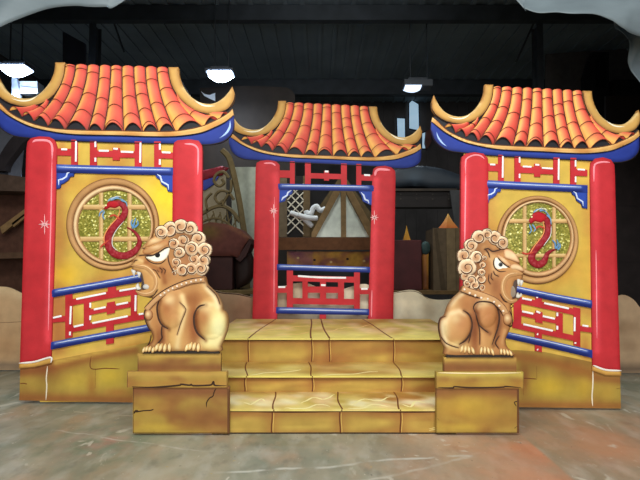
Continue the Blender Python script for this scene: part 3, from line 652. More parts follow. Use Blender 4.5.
# ------------------------------------------------------------------ stage steps (real treads and risers)
ST_D = [3.107, 3.516, 3.975, 5.30]; ST_Z = [.148, .262, .450]
def gx(px, d): return plane_pt(px, 400, d)[0]
def col_mix(c, ops, x, y):
    c = np.array(c, float)
    for kind, sc, cc, k, seed in ops:
        m = max(0, min(1, (noise.noise(Vector((x / sc, y / sc * 2.2, seed))) * 1.6 + .2))) * k
        c = c * (1 - m) + np.array(cc) * m
    return c
def build_steps():
    g = thing('stage_steps', 'wide three-step platform painted as yellow stone slabs, between the two lion pedestals', 'steps', (.02, 3.1, 0))
    XL = [gx(212, ST_D[0]), -.80, -.90]; XR = [gx(456, ST_D[0]), .975, 1.14]
    joints_r = [[272, 340, 400.3], [244.7, 312.4, 401.6], [248, 311.7, 329.4, 393.8]]
    joints_t = [[(273.9, 274.7), (341.7, 336.8), (400.3, 393.8)], [(246.8, 246), (312.4, 308.5), (401.6, 394.6)], [(248, 274.7), (311.7, 310.6), (329.4, 320), (393.8, 362.5)]]
    for k in range(3):
        d0, d1, z0, z1 = ST_D[k], ST_D[k + 1], (ST_Z[k - 1] if k else 0), ST_Z[k]
        x0, x1 = XL[k], XR[k]; lip = .022 if k else .004; th = .010
        rb = MB(); zr = z1 - th
        jx = [gx(j, d0) for j in joints_r[k]]
        def riser(u, v):
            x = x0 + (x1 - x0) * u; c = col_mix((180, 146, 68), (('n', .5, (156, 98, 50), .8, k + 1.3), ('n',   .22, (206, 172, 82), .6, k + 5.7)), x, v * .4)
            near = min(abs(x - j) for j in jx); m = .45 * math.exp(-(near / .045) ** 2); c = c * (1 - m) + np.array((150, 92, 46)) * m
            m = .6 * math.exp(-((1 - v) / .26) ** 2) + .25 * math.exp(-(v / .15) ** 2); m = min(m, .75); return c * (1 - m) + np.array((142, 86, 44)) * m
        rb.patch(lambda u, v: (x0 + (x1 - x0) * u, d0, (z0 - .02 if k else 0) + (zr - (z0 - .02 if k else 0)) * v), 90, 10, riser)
        for xx, fl in ((x0, 1), (x1, 0)):
            rb.patch(lambda u, v: (xx, d0 + (d1 - d0) * (1 - u if fl else u), zr * v), 8, 4, lambda u, v: (176, 120, 56))
        for j in jx:
            pts = [(j + .0025 * math.sin(5 * t + j * 9), d0, z0 + .004 + (zr - z0 - .008) * t) for t in np.linspace(0, 1, 8)]
            rb.ribbon(pts, (0, -1, 0), .009, .0015, (108, 62, 30), False)
            rb.ribbon([(p[0] + .009, p[1], p[2]) for p in pts], (0, -1, 0), .004, .001, (222, 184, 98))
        if k == 0:
            rb.ribbon([(x0 + .003, d0, .004), ((x0 + x1) / 2, d0, .005), (x1 - .003, d0, .004)], (0, -1, 0), .009, .0015, (60, 44, 24), False)
            for a in ([(.80 * x1, .02), (.9 * x1, .035), (.99 * x1, .075)], [(.8 * x1, .03), (.92 * x1, .05), (.985 * x1, .088)]): rb.ribbon([(p[0], d0, p[1]) for p in a], (0, -1, 0), .006, .001, (240, 224, 150))
        rb.ribbon([(x, d0, zr - .004 + .0025 * math.sin(x * 9 + k)) for x in np.linspace(x0 + .003, x1 - .003, 40)], (0, -1, 0), .010, .0015, (84, 46, 24), False)
        s = rb.build('riser', None, g)
        tb = MB(); y0 = d0 - lip
        backL = [x0, x0, gx(236, 5.30)][k]; backR = [x1, x1, gx(431, 5.30)][k]
        ops = (('n', .34, (176, 118, 58), .85, k + 2.1), ('n', .2, (244, 226, 140), .8, k + 9.1), ('n', .12, (244, 206, 160), .8 if k != 1 else .2, k + 4.4)) + ((('n', .09, (252, 240, 190), .9, 7.7),) if k == 0 else ())
        def tread(u, v):
            x = x0 + (x1 - x0) * u
            c = col_mix((204, 176, 86), ops, x * .8 + v * .15, v * (.16 if k < 2 else .35) + k)
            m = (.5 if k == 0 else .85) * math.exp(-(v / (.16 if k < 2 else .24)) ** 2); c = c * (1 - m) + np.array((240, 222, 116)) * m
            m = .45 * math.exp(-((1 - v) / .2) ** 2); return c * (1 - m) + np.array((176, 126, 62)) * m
        tp = lambda u, v: ((x0 * (1 - v) + backL * v) * (1 - u) + (x1 * (1 - v) + backR * v) * u, y0 + (d1 + .003 - y0) * v, z1)
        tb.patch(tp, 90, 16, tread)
        tb.patch(lambda u, v: (x0 + (x1 - x0) * u, y0, zr + th * v), 90, 2, lambda u, v: tread(u, 0.02) * .97)
        tb.patch(lambda u, v: (x0 + (x1 - x0) * u, y0 + (d1 - y0) * (1 - v), zr), 2, 2, lambda u, v: (150, 100, 50))
        for sd in (0, 1):
            tb.patch(lambda u, v: (*tp(sd, (1 - u) if not sd else u)[:2], zr + th * v), 4, 1, lambda u, v: (190, 140, 60))
        if k == 2: tb.patch(lambda u, v: (backR + (backL - backR) * u, d1 + .003, zr * 0 + z1 * v), 4, 2, lambda u, v: (120, 80, 40))
        for a, b in joints_t[k]:
            xa, xb = gx(a, d0), gx(b, d1)
            tb.ribbon([(xa, y0 - .001, zr + .002), (xa, y0 - .001, z1)], (0, -1, 0), .008, .001, (108, 62, 30), False)
            tb.ribbon([(xa + (xb - xa) * t + .008 * math.sin(5 * t + a), y0 + (d1 - y0) * t, z1) for t in np.linspace(0.01, .99, 12)], (0, 0, 1), .010 if k < 2 else .014, .0012, (118, 68, 32), False)
        # pale scumbled streaks over the slabs
        rnd = random.Random(10 + k)
        spans = [(240, 262, .6), (284, 330, .9), (300, 336, .4), (348, 392, .85), (350, 396, .5), (404, 430, .7)] if k == 0 else ([(250, 300, .75), (320, 380, .85)] if k == 1 else [(252, 306, .55), (262, 310, .85), (332, 386, .5)])
        for a, b, vv in spans:
            A, B = gx(a, d0), gx(b, d0); pts = []
            for t in np.linspace(0, 1, 14):
                zig = (.10 if k == 0 else .03) * math.sin(t * 9 + a)
                pts.append((A + (B - A) * t, y0 + (d1 - y0) * min(.95, max(.06, (1 - vv) + zig + .25 * (t - .5) * rnd.choice((1, 1.3)))), z1))
            tb.ribbon(pts, (0, 0, 1), .016, .0008, (252, 238, 170) if k != 2 else (244, 200, 130))
        tb.build('tread', None, s)
build_steps()

# ------------------------------------------------------------------ lion pedestals (cut-out boards)
def pedestal(d, label, neck, cap, body, cracks_body, cracks_cap, side):
    P = Pl(d); x, z = plane_pt((body[0] + body[2]) / 2, 432, d)
    g = thing('lion_pedestal', label, 'pedestal', (x, d, 0), 'lion pedestals')
    def bsh(o, s_):
        return Brush((186, 144, 66)).mottle(26, (154, 98, 54), .9, s_, .5).mottle(14, (202, 166, 80), .5, s_ + 3, .6).tone(.91, .94, .92)
    nb = bsh(0, 1).line([(neck[0], neck[3] - 4), (neck[2], neck[3] - 4)], 5, (142, 84, 48), .85).line([(neck[0], neck[1] + 2), (neck[2], neck[1] + 2)], 2.6, (214, 164, 82), .8)
    INKB = (62, 40, 24)
    part(P, 'neck_block', g, rect(*neck), .004, .032, nb, None, [([(neck[0] + .5, neck[1] + 2), (neck[0] + .5, neck[3])], 1.2, INKB)], 2, smooth=False)
    cb = bsh(0, 4).line([(cap[0], cap[3] - 4), (cap[2], cap[3] - 4)], 4, (190, 124, 62) if side == 0 else (206, 156, 60), .5).line([(cap[0], cap[1] + 2), (cap[2], cap[1] + 2)], 3, (216, 166, 84) if side == 0 else (222, 190, 90), .8)
    part(P, 'cap_slab', g, rect(*cap), .016, .036, cb, None, [(c, w_, INKB) for c, w_ in cracks_cap] + [([(cap[0] + .5, cap[1]), (cap[0] + .5, cap[3])], 1.2, INKB), ([(cap[2] - .5, cap[1]), (cap[2] - .5, cap[3])], 1.2, INKB)] + ([([(cap[0] + 2, cap[1] + .8), (cap[0] + 40, cap[1] + 1.4), (cap[2] - 3, cap[1] + .8)], 1.1, (246, 226, 180))] if side else []), 2, smooth=False)
    y1 = body[1]
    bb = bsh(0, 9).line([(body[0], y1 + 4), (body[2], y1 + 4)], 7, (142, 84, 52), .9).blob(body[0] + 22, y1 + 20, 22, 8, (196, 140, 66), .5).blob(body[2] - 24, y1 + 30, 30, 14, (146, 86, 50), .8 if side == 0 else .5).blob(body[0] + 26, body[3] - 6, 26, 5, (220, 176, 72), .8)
    if side: bb.blob((body[0] + body[2]) / 2 - 8, y1 + 20, 40, 16, (220, 174, 66), .7)
    part(P, 'body_block', g, rect(*body), .006, .026, bb, None, [(c, w_, INKB) for c, w_ in cracks_body] + [([(body[0] + .7, body[1]), (body[0] + .7, body[3])], 1.6, INKB), ([(body[0], body[3] - .7), (body[2], body[3] - .7)], 1.3, INKB)], 2, smooth=False)
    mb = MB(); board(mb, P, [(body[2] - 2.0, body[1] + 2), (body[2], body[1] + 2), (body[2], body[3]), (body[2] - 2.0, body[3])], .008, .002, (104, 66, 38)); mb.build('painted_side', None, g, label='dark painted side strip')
pedestal(3.08, 'yellow stone-painted pedestal under the left lion, with a jagged crack below its cap', (137.8, 353.4, 220.9, 371.4), (127.9, 371.2, 227.8, 386.8), (133.2, 386.6, 229.6, 433),
         [([(134, 411.6), (138, 411.4), (144, 410.4), (151, 410), (154, 408.8)], 1.2), ([(134, 413.5), (136, 410.5), (139, 411)], 1.6), ([(216.6, 388), (214.6, 391), (213, 396), (210, 397.6), (207, 402), (206.6, 407)], 1.2), ([(154, 433), (154.4, 430.6)], 1)],
         [([(133, 386), (150, 386.6), (165, 386), (180, 384.6), (182, 383.6), (190, 384.6), (192, 383.8), (194, 385), (206, 384.8), (212, 384), (214, 381), (215, 384.4), (220, 385), (227, 385)], 1.8)], 0)
pedestal(3.08, 'yellow stone-painted pedestal under the right lion, with a pale scratched cap edge', (443.6, 357.2, 516.2, 372), (435.4, 371.4, 522.6, 387.6), (435.8, 387.2, 518.6, 432.6),
         [([(518, 401), (514, 402), (516, 406)], 1), ([(518, 425), (514, 428)], 1.2), ([(437, 418), (439, 420)], 1)], [([(437, 386.8), (452, 387.2), (454, 386), (470, 387), (500, 386.6), (505, 385.8), (520, 387)], 1.5)], 1)

# ------------------------------------------------------------------ painted lions
LT = (204, 146, 90); LD = (158, 92, 50); LDD = (84, 48, 28); LC = (240, 212, 166); LINE = (66, 42, 30)

def lion(d, label, face, outline, brush, domes, lines, curls, eye, brow, mouth, collar, studs, bell, lip, toes, base_strip, cheek, mane_zone=None):
    P = Pl(d); A = np.array(outline); x, z = plane_pt((A[:, 0].min() + A[:, 0].max()) / 2, A[:, 1].max(), d)
    g = thing('lion_figure', label, 'lion statue', (x, d, z), 'painted lion cut-outs')
    ol = spline(outline, 3, True); brush.tone(*((.98, 1.0, .97) if face < 0 else (.96, .98, .95)))
    for pts, wd, dep in lines: brush.line([(a + 1.2, b + .8) for a, b in pts] if wd > .9 else pts, 2.0 if wd > .9 else .8, (112, 64, 38), .6)
    brush.edge(2.4, (126, 76, 44), .6)
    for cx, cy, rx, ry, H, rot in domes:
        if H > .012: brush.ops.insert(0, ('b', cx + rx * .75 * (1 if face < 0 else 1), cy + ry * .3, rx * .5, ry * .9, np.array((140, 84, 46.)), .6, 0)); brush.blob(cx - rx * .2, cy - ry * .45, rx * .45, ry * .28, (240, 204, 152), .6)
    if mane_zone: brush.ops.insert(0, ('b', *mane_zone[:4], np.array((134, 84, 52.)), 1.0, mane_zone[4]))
    def hf(X):
        X = np.atleast_2d(np.array(X, float)); e = np.clip(segdist(X, ol, True) / 7, 0, 1); h = .012 * np.sqrt(np.clip(1 - (1 - e) ** 2, 0, 1))
        for cx, cy, rx, ry, H, rot in domes:
            dx, dy = X[:, 0] - cx, X[:, 1] - cy; ca, sa = math.cos(rot), math.sin(rot)
            q = ((dx * ca + dy * sa) / rx) ** 2 + ((-dx * sa + dy * ca) / ry) ** 2
            h = h + H * np.clip(1 - q, 0, 1) ** .6
        for pts, wd, dep in lines: h = h - dep * np.exp(-(segdist(X, spline(pts, 4)) / 1.3) ** 2)
        return np.maximum(h, 0)
    mb = MB(); board(mb, P, ol, .004, .030, brush, None, hf, 1.05)
    body = mb.build('body', None, g, smooth=True)
    def st(mb, pts, w_, col, k=5, lift=.0012, smooth=True):
        q = spline(pts, k) if smooth and len(pts) > 2 else pts
        hh = hf(q); sc = abs(P(1, 0)[0] - P(0, 0)[0])
        wf = (lambda u: w_(u) * sc) if callable(w_) else w_ * sc
        mb.ribbon([P(a, b, .004 + h + lift) for (a, b), h in zip(q, hh)], (0, -1, 0), wf, .0014, col); return mb
    mb = MB()
    for pts, wd, dep in lines: st(mb, pts, wd * 1.25, LINE)
    mb.build('painted_outline', None, body, label='dark brown painted contour lines')
    hb = lambda x, y: float(hf([(x, y)])[0])
    # mouth
    for ol_, col_, nm, lf in mouth:
        br_ = Brush(col_).edge(1.2, LDD if nm == 'mouth_opening' else (150, 140, 130), .6)
        m_ = MB(); pm = MB(); c_ = np.mean(np.array(ol_), 0)
        board(pm, P, spline(ol_, 3, True), .004 + .010 + lf, .006, br_, (.002, 1.5), None, 1.0); pm.build(nm, None, body, smooth=True)
    lb = MB(); q = spline(lip[0], 5); st(lb, q, lip[1], (192, 140, 88), 1, .003, False); st(lb, [(a + lip[2][0], b + lip[2][1]) for a, b in q[2:-2]], 1.0, (226, 184, 132), 1, .0046, False)
    lb.build('lip', None, body, smooth=True)
    # eye
    eb = MB(); board(eb, P, spline(eye[0], 3, True), .004 + .013, .006, Brush((246, 240, 222)).edge(1.0, (200, 180, 150), .6), (.003, 2), None, .9)
    e_ = eb.build('eye', None, body, smooth=True, label='white slanted eye')
    pb = MB(); board(pb, P, ell(*eye[1], eye[2], eye[2], 18), .0205, .003, Brush((120, 122, 128)).edge(.8, (20, 18, 20), 1)); board(pb, P, ell(eye[1][0] + .2, eye[1][1] + .1, eye[2] * .45, eye[2] * .45, 12), .0215, .002, (18, 16, 18)); pb.build('pupil', None, e_)
    lb = MB()
    for pts, w_ in eye[3]: stroke(lb, P, pts, w_, .0205, LINE)
    lb.build('eye_line', None, e_)
    for pts, col_, H in brow:
        bb = MB(); board(bb, P, spline(pts, 3, True), .015, .010, Brush(col_).edge(1.3, LD, .75).blob(np.mean([p[0] for p in pts]), np.mean([p[1] for p in pts]) - 1, 8, 3, LC, .6), (H, 3), None, 1.0); bb.build('brow', None, body, smooth=True)
    # mane of curls
    for i, (cx, cy, r, hand, tone) in enumerate(curls):
        cb = MB(); a0 = i * 1.3; olc = [(cx + r * (1 + .06 * math.sin(3 * a + i)) * math.cos(a), cy + r * (1 + .05 * math.cos(2 * a + i)) * math.sin(a)) for a in np.linspace(0, 2 * math.pi, 22, endpoint=False)]
        base = np.array((196, 142, 96)) * (1 - tone) + np.array((232, 198, 156)) * tone
        br_ = Brush(base).edge(max(1.1, r * .34), (250, 232, 200), .85).blob(cx - r * .1, cy + r * .1, r * .55, r * .5, (172, 112, 72), .7).mottle(3, (160, 106, 68), .3, i)
        lift_ = .010 + .0022 * (i % 4)
        board(cb, P, olc, lift_, .014, br_, (.006 + .0005 * r, r * .6), None, max(.55, r * .16))
        sp = []; tt = (1.0, 1.25, .9, 1.15)[i % 4]; r *= (1.06, .92, 1.1, .98)[(i * 3) % 4]
        for t in np.linspace(0, 1, 26):
            a = a0 + hand * t * tt * 2 * math.pi; rr = r * (.80 - .66 * t); sp.append((cx + rr * math.cos(a), cy + rr * math.sin(a)))
        stroke(cb, P, sp, lambda u: (.34 + .12 * r) * (1 - .4 * u) + .35, lift_ + .0062 + .0004 * r, (92, 54, 34), 1, smooth=False)
        sp2 = [(cx + (x_ - cx) * .86, cy + (y_ - cy) * .86) for x_, y_ in sp[:14]]
        stroke(cb, P, sp2, .5, lift_ + .0064 + .0004 * r, (250, 236, 204), 1, smooth=False)
        rim = [olc[j % 22] for j in range(22)]
        stroke(cb, P, [(cx + (x_ - cx) * .99, cy + (y_ - cy) * .99) for x_, y_ in rim], 1.0, lift_ + .0006, (84, 52, 34), 1, smooth=False)
        cb.build('mane_curl', None, body, smooth=True)
    # collar
    q = spline(collar[0], 6); cm = MB(); L_, R_ = [], []
    for i, (x_, y_) in enumerate(q):
        a = q[max(i - 1, 0)]; b = q[min(i + 1, len(q) - 1)]; dx, dy = b[0] - a[0], b[1] - a[1]; l = math.hypot(dx, dy); w_ = collar[1] / 2
        L_.append((x_ - dy / l * w_, y_ + dx / l * w_)); R_.append((x_ + dy / l * w_, y_ - dx / l * w_))
    board(cm, P, L_ + R_[::-1], .020, .014, Brush((200, 150, 100)).line(R_ if face < 0 else R_, 1.2, (214, 170, 120), .8).edge(.8, (120, 72, 44), .4), (.004, 2.2), None, 1.1)
    stroke(cm, P, L_, 1.2, .0205, LINE, 1, smooth=False); stroke(cm, P, R_, .6, .0205, (120, 72, 44), 1, smooth=False)
    c_ = cm.build('collar', None, body, smooth=True)
    for x_, y_, r_ in studs:
        sb = MB(); board(sb, P, ell(x_, y_, r_, r_, 12), .022, .006, Brush((216, 176, 140)).blob(x_ - .3, y_ - .4, r_ * .7, r_ * .7, (252, 236, 214), 1).edge(.4, (110, 66, 44), .7), (.005, r_), None, .5); sb.build('stud', None, c_, smooth=True)
    bb = MB(); board(bb, P, ell(*bell, 24), .018, .01, Brush((180, 126, 80)).blob(bell[0] - .5, bell[1] - 1, bell[2] * .6, bell[3] * .5, (246, 214, 160), .9).edge(1.0, (140, 88, 52), .8), (.007, 4), None, .8); bb.build('bell', None, c_, smooth=True)
    for x_, y_, rx_, ry_, rot in toes:
        tb = MB(); o_ = [(x_ + rx_ * math.cos(a) * math.cos(rot) - ry_ * math.sin(a) * math.sin(rot), y_ + rx_ * math.cos(a) * math.sin(rot) + ry_ * math.sin(a) * math.cos(rot)) for a in np.linspace(0, 2 * math.pi, 14, endpoint=False)]
        board(tb, P, o_, .016, .012, Brush((222, 172, 104)).blob(x_ - .3 * face * -1, y_ - .6, rx_ * .7, ry_ * .7, (252, 232, 176), 1).edge(.45, (110, 68, 40), .7), (.006, 1.6), None, .55); tb.build('toe', None, body, smooth=True)
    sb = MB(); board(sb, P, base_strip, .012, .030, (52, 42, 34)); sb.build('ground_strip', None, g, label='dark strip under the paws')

# left lion, facing left
cL = lambda x, y, r, h=1, t=.5: (132 + x / 8, 215 + y / 8, r / 8 * 1.26, h, t)
B = lambda *p: [(132 + a / 4.8, 255 + b / 4.8) for a, b in p]
A8 = lambda *p: [(132 + a / 8, 215 + b / 8) for a, b in p]
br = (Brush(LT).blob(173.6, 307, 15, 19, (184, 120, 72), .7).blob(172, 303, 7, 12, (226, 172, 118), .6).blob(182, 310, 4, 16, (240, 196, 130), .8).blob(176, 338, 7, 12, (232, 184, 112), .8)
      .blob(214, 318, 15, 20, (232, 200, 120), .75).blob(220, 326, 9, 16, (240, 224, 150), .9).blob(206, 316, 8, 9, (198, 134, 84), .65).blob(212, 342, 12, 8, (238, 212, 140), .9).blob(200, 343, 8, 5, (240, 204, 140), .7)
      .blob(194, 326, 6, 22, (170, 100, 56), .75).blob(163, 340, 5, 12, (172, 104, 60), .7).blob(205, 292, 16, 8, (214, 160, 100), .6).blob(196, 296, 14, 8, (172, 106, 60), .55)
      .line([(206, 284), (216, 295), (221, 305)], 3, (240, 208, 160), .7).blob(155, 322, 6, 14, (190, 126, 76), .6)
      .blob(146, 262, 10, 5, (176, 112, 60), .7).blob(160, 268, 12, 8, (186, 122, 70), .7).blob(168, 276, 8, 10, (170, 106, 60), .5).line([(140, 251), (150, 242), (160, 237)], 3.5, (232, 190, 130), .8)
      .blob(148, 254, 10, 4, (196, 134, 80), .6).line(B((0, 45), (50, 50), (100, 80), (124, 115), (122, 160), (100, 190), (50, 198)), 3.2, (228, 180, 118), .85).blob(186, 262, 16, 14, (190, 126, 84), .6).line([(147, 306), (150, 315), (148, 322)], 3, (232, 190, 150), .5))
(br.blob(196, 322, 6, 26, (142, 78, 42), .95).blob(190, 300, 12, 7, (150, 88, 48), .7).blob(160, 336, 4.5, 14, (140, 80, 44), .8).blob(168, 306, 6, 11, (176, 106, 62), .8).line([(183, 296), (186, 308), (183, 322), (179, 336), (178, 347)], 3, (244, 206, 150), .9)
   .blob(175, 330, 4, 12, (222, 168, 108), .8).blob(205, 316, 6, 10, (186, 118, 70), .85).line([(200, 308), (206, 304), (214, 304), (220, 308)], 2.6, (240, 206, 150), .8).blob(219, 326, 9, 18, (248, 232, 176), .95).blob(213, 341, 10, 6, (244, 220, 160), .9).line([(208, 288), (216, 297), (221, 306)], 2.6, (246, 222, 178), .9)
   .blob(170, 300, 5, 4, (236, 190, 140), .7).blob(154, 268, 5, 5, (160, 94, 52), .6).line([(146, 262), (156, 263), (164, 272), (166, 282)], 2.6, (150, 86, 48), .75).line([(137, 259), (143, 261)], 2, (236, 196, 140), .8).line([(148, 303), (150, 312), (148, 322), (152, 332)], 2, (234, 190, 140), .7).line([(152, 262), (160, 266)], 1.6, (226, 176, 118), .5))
dl = [(173.5, 308, 13, 20, .014, .1), (176, 332, 8, 18, .008, 0), (212, 318, 16, 21, .016, 0), (160, 274, 20, 18, .006, 0), (214, 343, 12, 9, .006, 0)]
ll = [(B((135, 215), (124, 250), (130, 300), (148, 335), (178, 353)), 1.5, .004), (B((355, 237), (325, 248), (302, 285), (302, 335), (318, 375), (352, 405)), 1.8, .004), (B((147, 335), (145, 375), (146, 400), (112, 440)), 1.2, .003),
      (B((62, 262), (62, 300), (80, 345), (95, 365)), 1.1, .002), (B((70, 262), (100, 218), (150, 182)), 1.2, .002), (B((235, 225), (262, 260), (240, 320), (222, 380)), .5, .001), (B((362, 148), (405, 190), (425, 235)), .7, 0),
      (B((100, 440), (120, 462)), 1.0, .002), (B((95, 380), (90, 410), (72, 442)), 1.0, .001),
      (A8((60, 325), (110, 320), (160, 320)), .8, .001), (A8((120, 235), (130, 240), (142, 246)), .8, .001), (A8((100, 268), (112, 262)), .5, 0), (A8((165, 210), (178, 210), (184, 216)), .8, .001), (A8((90, 265), (120, 275), (190, 260), (250, 230)), .6, .001),
      (A8((230, 420), (250, 440), (245, 465)), .6, 0), (A8((255, 425), (275, 440), (270, 470)), .6, 0), (A8((210, 440), (225, 455)), .5, 0), (A8((290, 300), (300, 370), (330, 440), (350, 470)), .8, .001), (B((100, 70), (118, 74), (140, 110)), .5, 0),
      (A8((20, 380), (30, 365), (50, 360)), .6, 0), (B((85, 205), (110, 190), (128, 165)), .7, .001)]
outL = [(136, 256.5), (139.5, 250), (145.7, 243), (151, 238.6), (158, 233), (164, 229), (170, 226), (180, 225), (190, 227), (195, 233), (201, 237), (203, 243), (207, 248), (207, 256), (207, 264), (205, 271), (203.5, 274), (206, 277.5), (207.4, 284), (212, 289), (217.4, 294.6), (222, 304), (223, 309.5), (226.4, 312.5), (228.4, 318), (228, 328), (224.7, 338), (221.5, 346), (219.5, 352), (186, 352), (164, 352), (143.5, 352),
        (146.4, 346.8), (152.4, 340.4), (152.2, 334), (147.6, 326), (145, 317.5), (145, 310), (147.6, 305), (152.8, 299), (149.4, 297.8), (140.6, 295.8), (136.4, 292), (136, 289.4), (141.4, 289), (142, 280), (140, 273.6), (134.2, 271), (132.4, 268.6), (131.6, 264.6), (133, 260.4)]
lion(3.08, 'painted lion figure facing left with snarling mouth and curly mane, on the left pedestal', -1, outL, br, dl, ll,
     [cL(350, 425, 24, 1, .3), cL(360, 378, 32, -1, .3), cL(340, 230, 34, 1, .1), cL(485, 270, 46, 1, .2), cL(500, 352, 38, -1, .25), cL(480, 432, 42, 1, .2), cL(410, 440, 40, -1, .4), cL(385, 300, 36, 1, .6), cL(415, 205, 42, 1, .5), cL(560, 430, 44, 1, .5), cL(580, 362, 40, -1, .5), cL(588, 278, 46, -1, .5), cL(533, 188, 48, 1, .8), cL(470, 108, 46, -1, .8), cL(396, 92, 46, 1, .7), cL(243, 140, 42, 1, .6), cL(315, 120, 52, -1, .8), cL(345, 466, 22, 1, .3)],
     (A8((118, 336), (165, 328), (200, 315), (240, 293), (275, 270), (306, 261), (302, 305), (278, 350), (240, 380), (200, 384), (158, 366)), (158.6, 255), 2.6, [(A8((112, 334), (150, 372), (200, 390), (245, 384), (282, 352)), 1.1), (A8((110, 330), (165, 324), (200, 311), (240, 288), (275, 265), (308, 258)), 1.3)]),
     [(A8((92, 282), (130, 262), (190, 245), (250, 205), (290, 208), (300, 240), (262, 262), (210, 292), (150, 314), (100, 312)), (190, 136, 84), .004), (A8((125, 230), (170, 185), (205, 165), (260, 178), (262, 205), (200, 232), (140, 256), (110, 258)), (204, 154, 98), .004)],
     [(B((36, 84), (64, 84), (84, 100), (95, 130), (92, 158), (74, 168), (48, 162), (50, 120)), (74, 66, 66), 'mouth_opening', 0), (B((58, 158), (60, 144), (74, 136), (90, 136), (93, 150), (80, 163)), (206, 200, 192), 'tongue', .003),
      (B((0, 70), (14, 72), (22, 78), (18, 92), (16, 106), (8, 90)), (250, 246, 238), 'tooth', .002), (B((26, 80), (46, 84), (44, 98), (38, 110), (32, 96)), (246, 242, 232), 'tooth', .002), (B((22, 152), (34, 134), (40, 150), (48, 162), (30, 166)), (250, 244, 232), 'tooth', .005)],
     (B((352, 118), (290, 126), (235, 144), (180, 170), (137, 198), (100, 232), (72, 262)), 5.0),
     [(x, y, 1.6) for x, y in B((335, 119), (312, 122), (289, 128), (266, 134), (244, 141), (222, 150), (201, 160), (181, 170), (162, 181), (144, 193))],
     (149.7, 314.6, 4.2, 5.6), (B((0, 50), (35, 52), (70, 58), (98, 78), (118, 108), (120, 142), (106, 172), (78, 186), (46, 184), (22, 172)), 4.2, (.6, -.6)),
     [(x, y - .6, 1.8, 3.6, r) for (x, y), r in zip(B((62, 456), (76, 452), (90, 452), (106, 456)), (.5, .4, .4, .3))] + [(x, y - 1, 2.2, 4.8, r) for (x, y), r in zip(B((124, 446), (142, 446), (162, 448), (184, 446)), (.5, .4, .2, 0))] + [(x, y - 1, 2.2, 4.8, r) for (x, y), r in zip(B((268, 446), (284, 440), (302, 442), (322, 446)), (.5, .4, .3, .1))],
     [(143.5, 350.6), (148, 349.6), (160, 351), (184, 350.6), (188, 349), (219.5, 350.8), (219.5, 353.3), (143.5, 353.3)], None, (190, 247, 22, 30, 0))

# right lion, facing right
D8 = lambda *p: [(450 + a / 8, 225 + b / 8) for a, b in p]
E = lambda *p: [(435 + a / 5.05, 270 + b / 5.05) for a, b in p]
cR = lambda x, y, r, h=1, t=.5: (450 + x / 8, 225 + y / 8, r / 8 * 1.2, h, t)
outR = [(522.4, 270), (518.7, 262.5), (512.5, 253), (506, 246.5), (503, 241), (497, 237), (488, 235), (478, 236), (472, 241), (466, 247), (462, 254), (461, 262), (461, 270), (463, 278), (466, 284), (462, 286.6), (460.4, 291.4), (452.8, 298.7), (447.4, 307), (444.6, 315.4), (440.6, 318.4), (438.6, 327.4), (441.4, 341.5), (444.6, 348), (446.4, 356), (480, 356), (512.8, 356),
        (511.4, 351), (507, 346.6), (505.4, 339.3), (509.6, 329.4), (511.6, 320), (512, 312), (510.6, 305.4), (514, 303), (519.6, 298.6), (520, 294.6), (514.6, 297), (513.6, 287), (515, 281.6), (520, 282.6), (522.4, 278), (523, 274)]
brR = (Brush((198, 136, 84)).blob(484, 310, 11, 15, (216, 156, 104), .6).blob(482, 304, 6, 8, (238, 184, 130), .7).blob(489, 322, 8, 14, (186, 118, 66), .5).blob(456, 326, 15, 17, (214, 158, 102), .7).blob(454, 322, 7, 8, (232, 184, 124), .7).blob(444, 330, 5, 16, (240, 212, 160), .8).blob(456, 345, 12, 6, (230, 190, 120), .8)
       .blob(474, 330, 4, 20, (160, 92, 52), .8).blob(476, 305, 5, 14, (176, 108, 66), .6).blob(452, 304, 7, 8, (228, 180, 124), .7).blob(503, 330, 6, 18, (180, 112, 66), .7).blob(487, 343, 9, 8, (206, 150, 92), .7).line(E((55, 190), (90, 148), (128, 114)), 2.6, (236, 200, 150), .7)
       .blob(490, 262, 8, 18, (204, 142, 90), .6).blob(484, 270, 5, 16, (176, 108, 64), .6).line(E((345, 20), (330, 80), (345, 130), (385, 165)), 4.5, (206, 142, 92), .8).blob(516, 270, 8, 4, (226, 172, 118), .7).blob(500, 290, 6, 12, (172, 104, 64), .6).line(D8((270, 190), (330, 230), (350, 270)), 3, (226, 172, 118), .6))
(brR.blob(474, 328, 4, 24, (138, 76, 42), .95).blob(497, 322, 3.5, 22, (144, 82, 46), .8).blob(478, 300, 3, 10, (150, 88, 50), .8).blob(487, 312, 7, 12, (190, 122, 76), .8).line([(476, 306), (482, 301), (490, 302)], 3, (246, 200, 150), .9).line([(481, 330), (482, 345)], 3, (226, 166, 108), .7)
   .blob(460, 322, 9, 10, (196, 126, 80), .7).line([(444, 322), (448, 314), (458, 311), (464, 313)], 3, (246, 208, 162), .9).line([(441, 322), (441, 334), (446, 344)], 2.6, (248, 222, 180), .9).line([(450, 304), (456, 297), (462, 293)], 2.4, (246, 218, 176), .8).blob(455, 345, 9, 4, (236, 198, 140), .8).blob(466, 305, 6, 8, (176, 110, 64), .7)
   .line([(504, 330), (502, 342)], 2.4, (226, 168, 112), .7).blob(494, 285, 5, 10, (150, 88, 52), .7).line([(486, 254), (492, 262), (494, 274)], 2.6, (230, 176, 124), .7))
dr = [(485, 310, 12, 17, .014, 0), (488, 332, 9, 18, .007, 0), (457, 326, 14, 17, .016, 0), (503, 282, 15, 20, .006, 0), (458, 347, 13, 6, .005, 0)]
